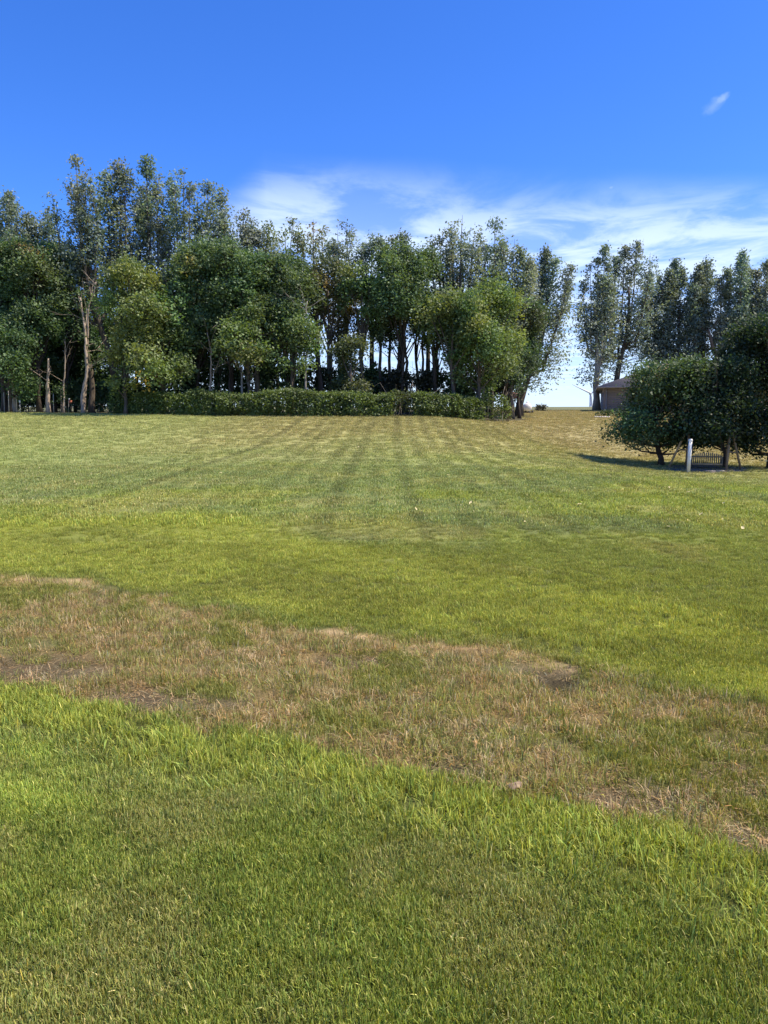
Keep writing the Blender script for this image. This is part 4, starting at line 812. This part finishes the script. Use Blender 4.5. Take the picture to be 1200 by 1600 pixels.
# ------------------------------------------------------------------ staked saplings, marker, small finds
def stakes():
    mw = base_mat('grey_stake', (.42, .38, .32), .8, 6, .2)
    lab = [(7, 60.2, 614, 'thin pale stake at the picture edge, first of the tree guard'), (14, 59.6, 612, 'thin pale stake of the tree guard, in front of the others'), (26, 60.2, 618, 'thin pale stake of the tree guard beside the forked trunk'), (84, 60.5, 616, 'grey stake on the stump side of the staked sapling'), (101, 60.5, 619, 'grey stake close behind the staked sapling')]
    for px, Y, top, lb in lab:
        x0 = xof(px, Y); g = gzf(x0, Y); h = (675 - top)*Y/1200 + EYE - g; b = MB(); b.tube([(0, 0, -.05), (0, 0, h*.5), (.02, 0, h)], .028, 6); o = b.build('stake', mw, loc=(x0, Y, g)); tag(o, lb, 'stake', 'stakes round the young trees')
    r = np.random.default_rng(9); x0, Y = xof(95, 60.5), 60.5; g = gzf(x0, Y); root = empty('sapling', (x0, Y, g)); tag(root, 'thin leafy sapling in a pale mulch ring between two stakes', 'young tree'); b = MB(); b.tube([(0, 0, 0), (.05, 0, .8), (.08, 0, 1.9)], [.03, .025, .012], 5); b.build('trunk', M_barkpale, root)
    c = np.stack([r.normal(.05, .35, 40), r.normal(0, .3, 40), r.uniform(.9, 2.4, 40)], 1); V, Q, cc = leaf_cloud(r, c, .12, 9, .12, np.broadcast_to(PAL['maple'], c.shape)); link(bpy.data.objects.new('crown', make_mesh('crown', V, [Q], M_leaf, fcol=cc)), root)
    n = 24; v = []; 
    for f, dz in ((0, .06), (.7, .06), (1, .0)):
        for k in range(n): a = 2*math.pi*k/n; X_, Y_ = x0 + .85*f*math.cos(a), Y - .1 + .7*f*math.sin(a); v.append((X_, Y_, gzf(X_, Y_) + dz))
    m = MB(); m.add(v, [[i*n + k, i*n + (k + 1) % n, (i + 1)*n + (k + 1) % n, (i + 1)*n + k] for i in range(2) for k in range(n)]); tag(m.build('mulch_ring', base_mat('pale_mulch', (.40, .30, .20), .95, 12, .3)), kind='structure')
    x1, Y1 = xof(107, 60), 60.0; g1 = gzf(x1, Y1); root = empty('marker_stake', (x1, Y1, g1)); tag(root, 'thin marker stake with a small orange-red flag beside the staked sapling', 'marker'); b = MB(); b.tube([(0, 0, 0), (.05, 0, 1.15)], .014, 5); b.build('rod', mw, root)
    b = MB(); b.box((.18, 0, .92), (.26, .015, .20)); b.build('flag', base_mat('flag_red', (.40, .12, .06), .7), root); b = MB(); b.box((.09, -.01, 1.13), (.12, .02, .12)); b.build('label', base_mat('label_white', (.62, .55, .48), .6), root)
    x2, Y2 = xof(31.5, 60), 60.0; g2 = gzf(x2, Y2); b = MB(); b.box((0, 0, .9), (.10, .02, .17), bev=.004); b.tube([(0, 0, 0), (0, 0, .82)], .01, 5); o = b.build('plant_tag', base_mat('tag_white', (.8, .8, .78), .5), loc=(x2, Y2, g2)); tag(o, 'small bright white tag on a rod beside the forked trunk', 'tag')
stakes()
def fallen():
    r = np.random.default_rng(11); mt = base_mat('fallen_leaf', (.58, .50, .26), .8); ms = []
    for k in range(4):
        s = .030 + .006*k; V = [(-s, 0, 0), (-.3*s, .5*s, .012), (.5*s, .45*s, .006), (s*1.1, 0, .018), (.5*s, -.5*s, .004), (-.3*s, -.42*s, .014), (0, 0, -.004)]
        b = MB(); b.add(V, None, [[6, 3, 2], [6, 2, 1], [6, 1, 0], [6, 0, 5], [6, 5, 4], [6, 4, 3]]); ms.append(b.mesh('fallen_leaf', mt))
    spots = [(70, 664), (118, 660), (150, 672), (38, 690), (85, 700), (205, 668), (250, 690), (165, 712), (60, 735), (300, 705), (345, 742), (228, 745), (120, 760), (420, 720), (470, 762), (540, 735), (610, 770), (700, 745), (650, 800), (735, 790), (830, 762), (880, 740), (905, 792), (960, 770), (1000, 757), (1045, 765), (1075, 772), (985, 800), (1130, 790), (1045, 828), (905, 838), (1160, 830), (820, 820), (1180, 765), (950, 745), (760, 715), (25, 722), (1015, 742), (1095, 808), (560, 700)]
    for i, (px, py) in enumerate(spots):
        x, y = hit(px, py); o = link(bpy.data.objects.new('fallen_leaf', ms[i % 4])); o.location = (x, y, gzf(x, y) + .05); o.rotation_euler = (r.normal(0, .3), r.normal(0, .3), r.uniform(0, 6)); tag(o, 'small pale yellow fallen leaf lying on the mown lawn', 'leaf', 'fallen leaves on the lawn')
    x, y = hit(805, 1240); b = MB(); m = 16; V = []; 
    for f, z in ((0, .012), (.5, .010), (.85, .006), (1, 0)):
        for k in range(m): a = 2*math.pi*k/m; q = f*(1 + .16*math.sin(2*a + .6) + .08*math.sin(5*a)); V.append((.030*q*math.cos(a), .022*q*math.sin(a), z + .004*math.sin(3*a)))
    b.add(V, [[i*m + k, i*m + (k + 1) % m, (i + 1)*m + (k + 1) % m, (i + 1)*m + k] for i in range(3) for k in range(m)]); o = b.build('dry_leaf', base_mat('tan_leaf', (.28, .20, .13), .8, 20, .2), sm=True); o.location = (x, y, gzf(x, y) + .028); o.rotation_euler = (.25, 0, .3); tag(o, 'single curled tan leaf on the edge of the dead grass strip', 'leaf')
fallen()
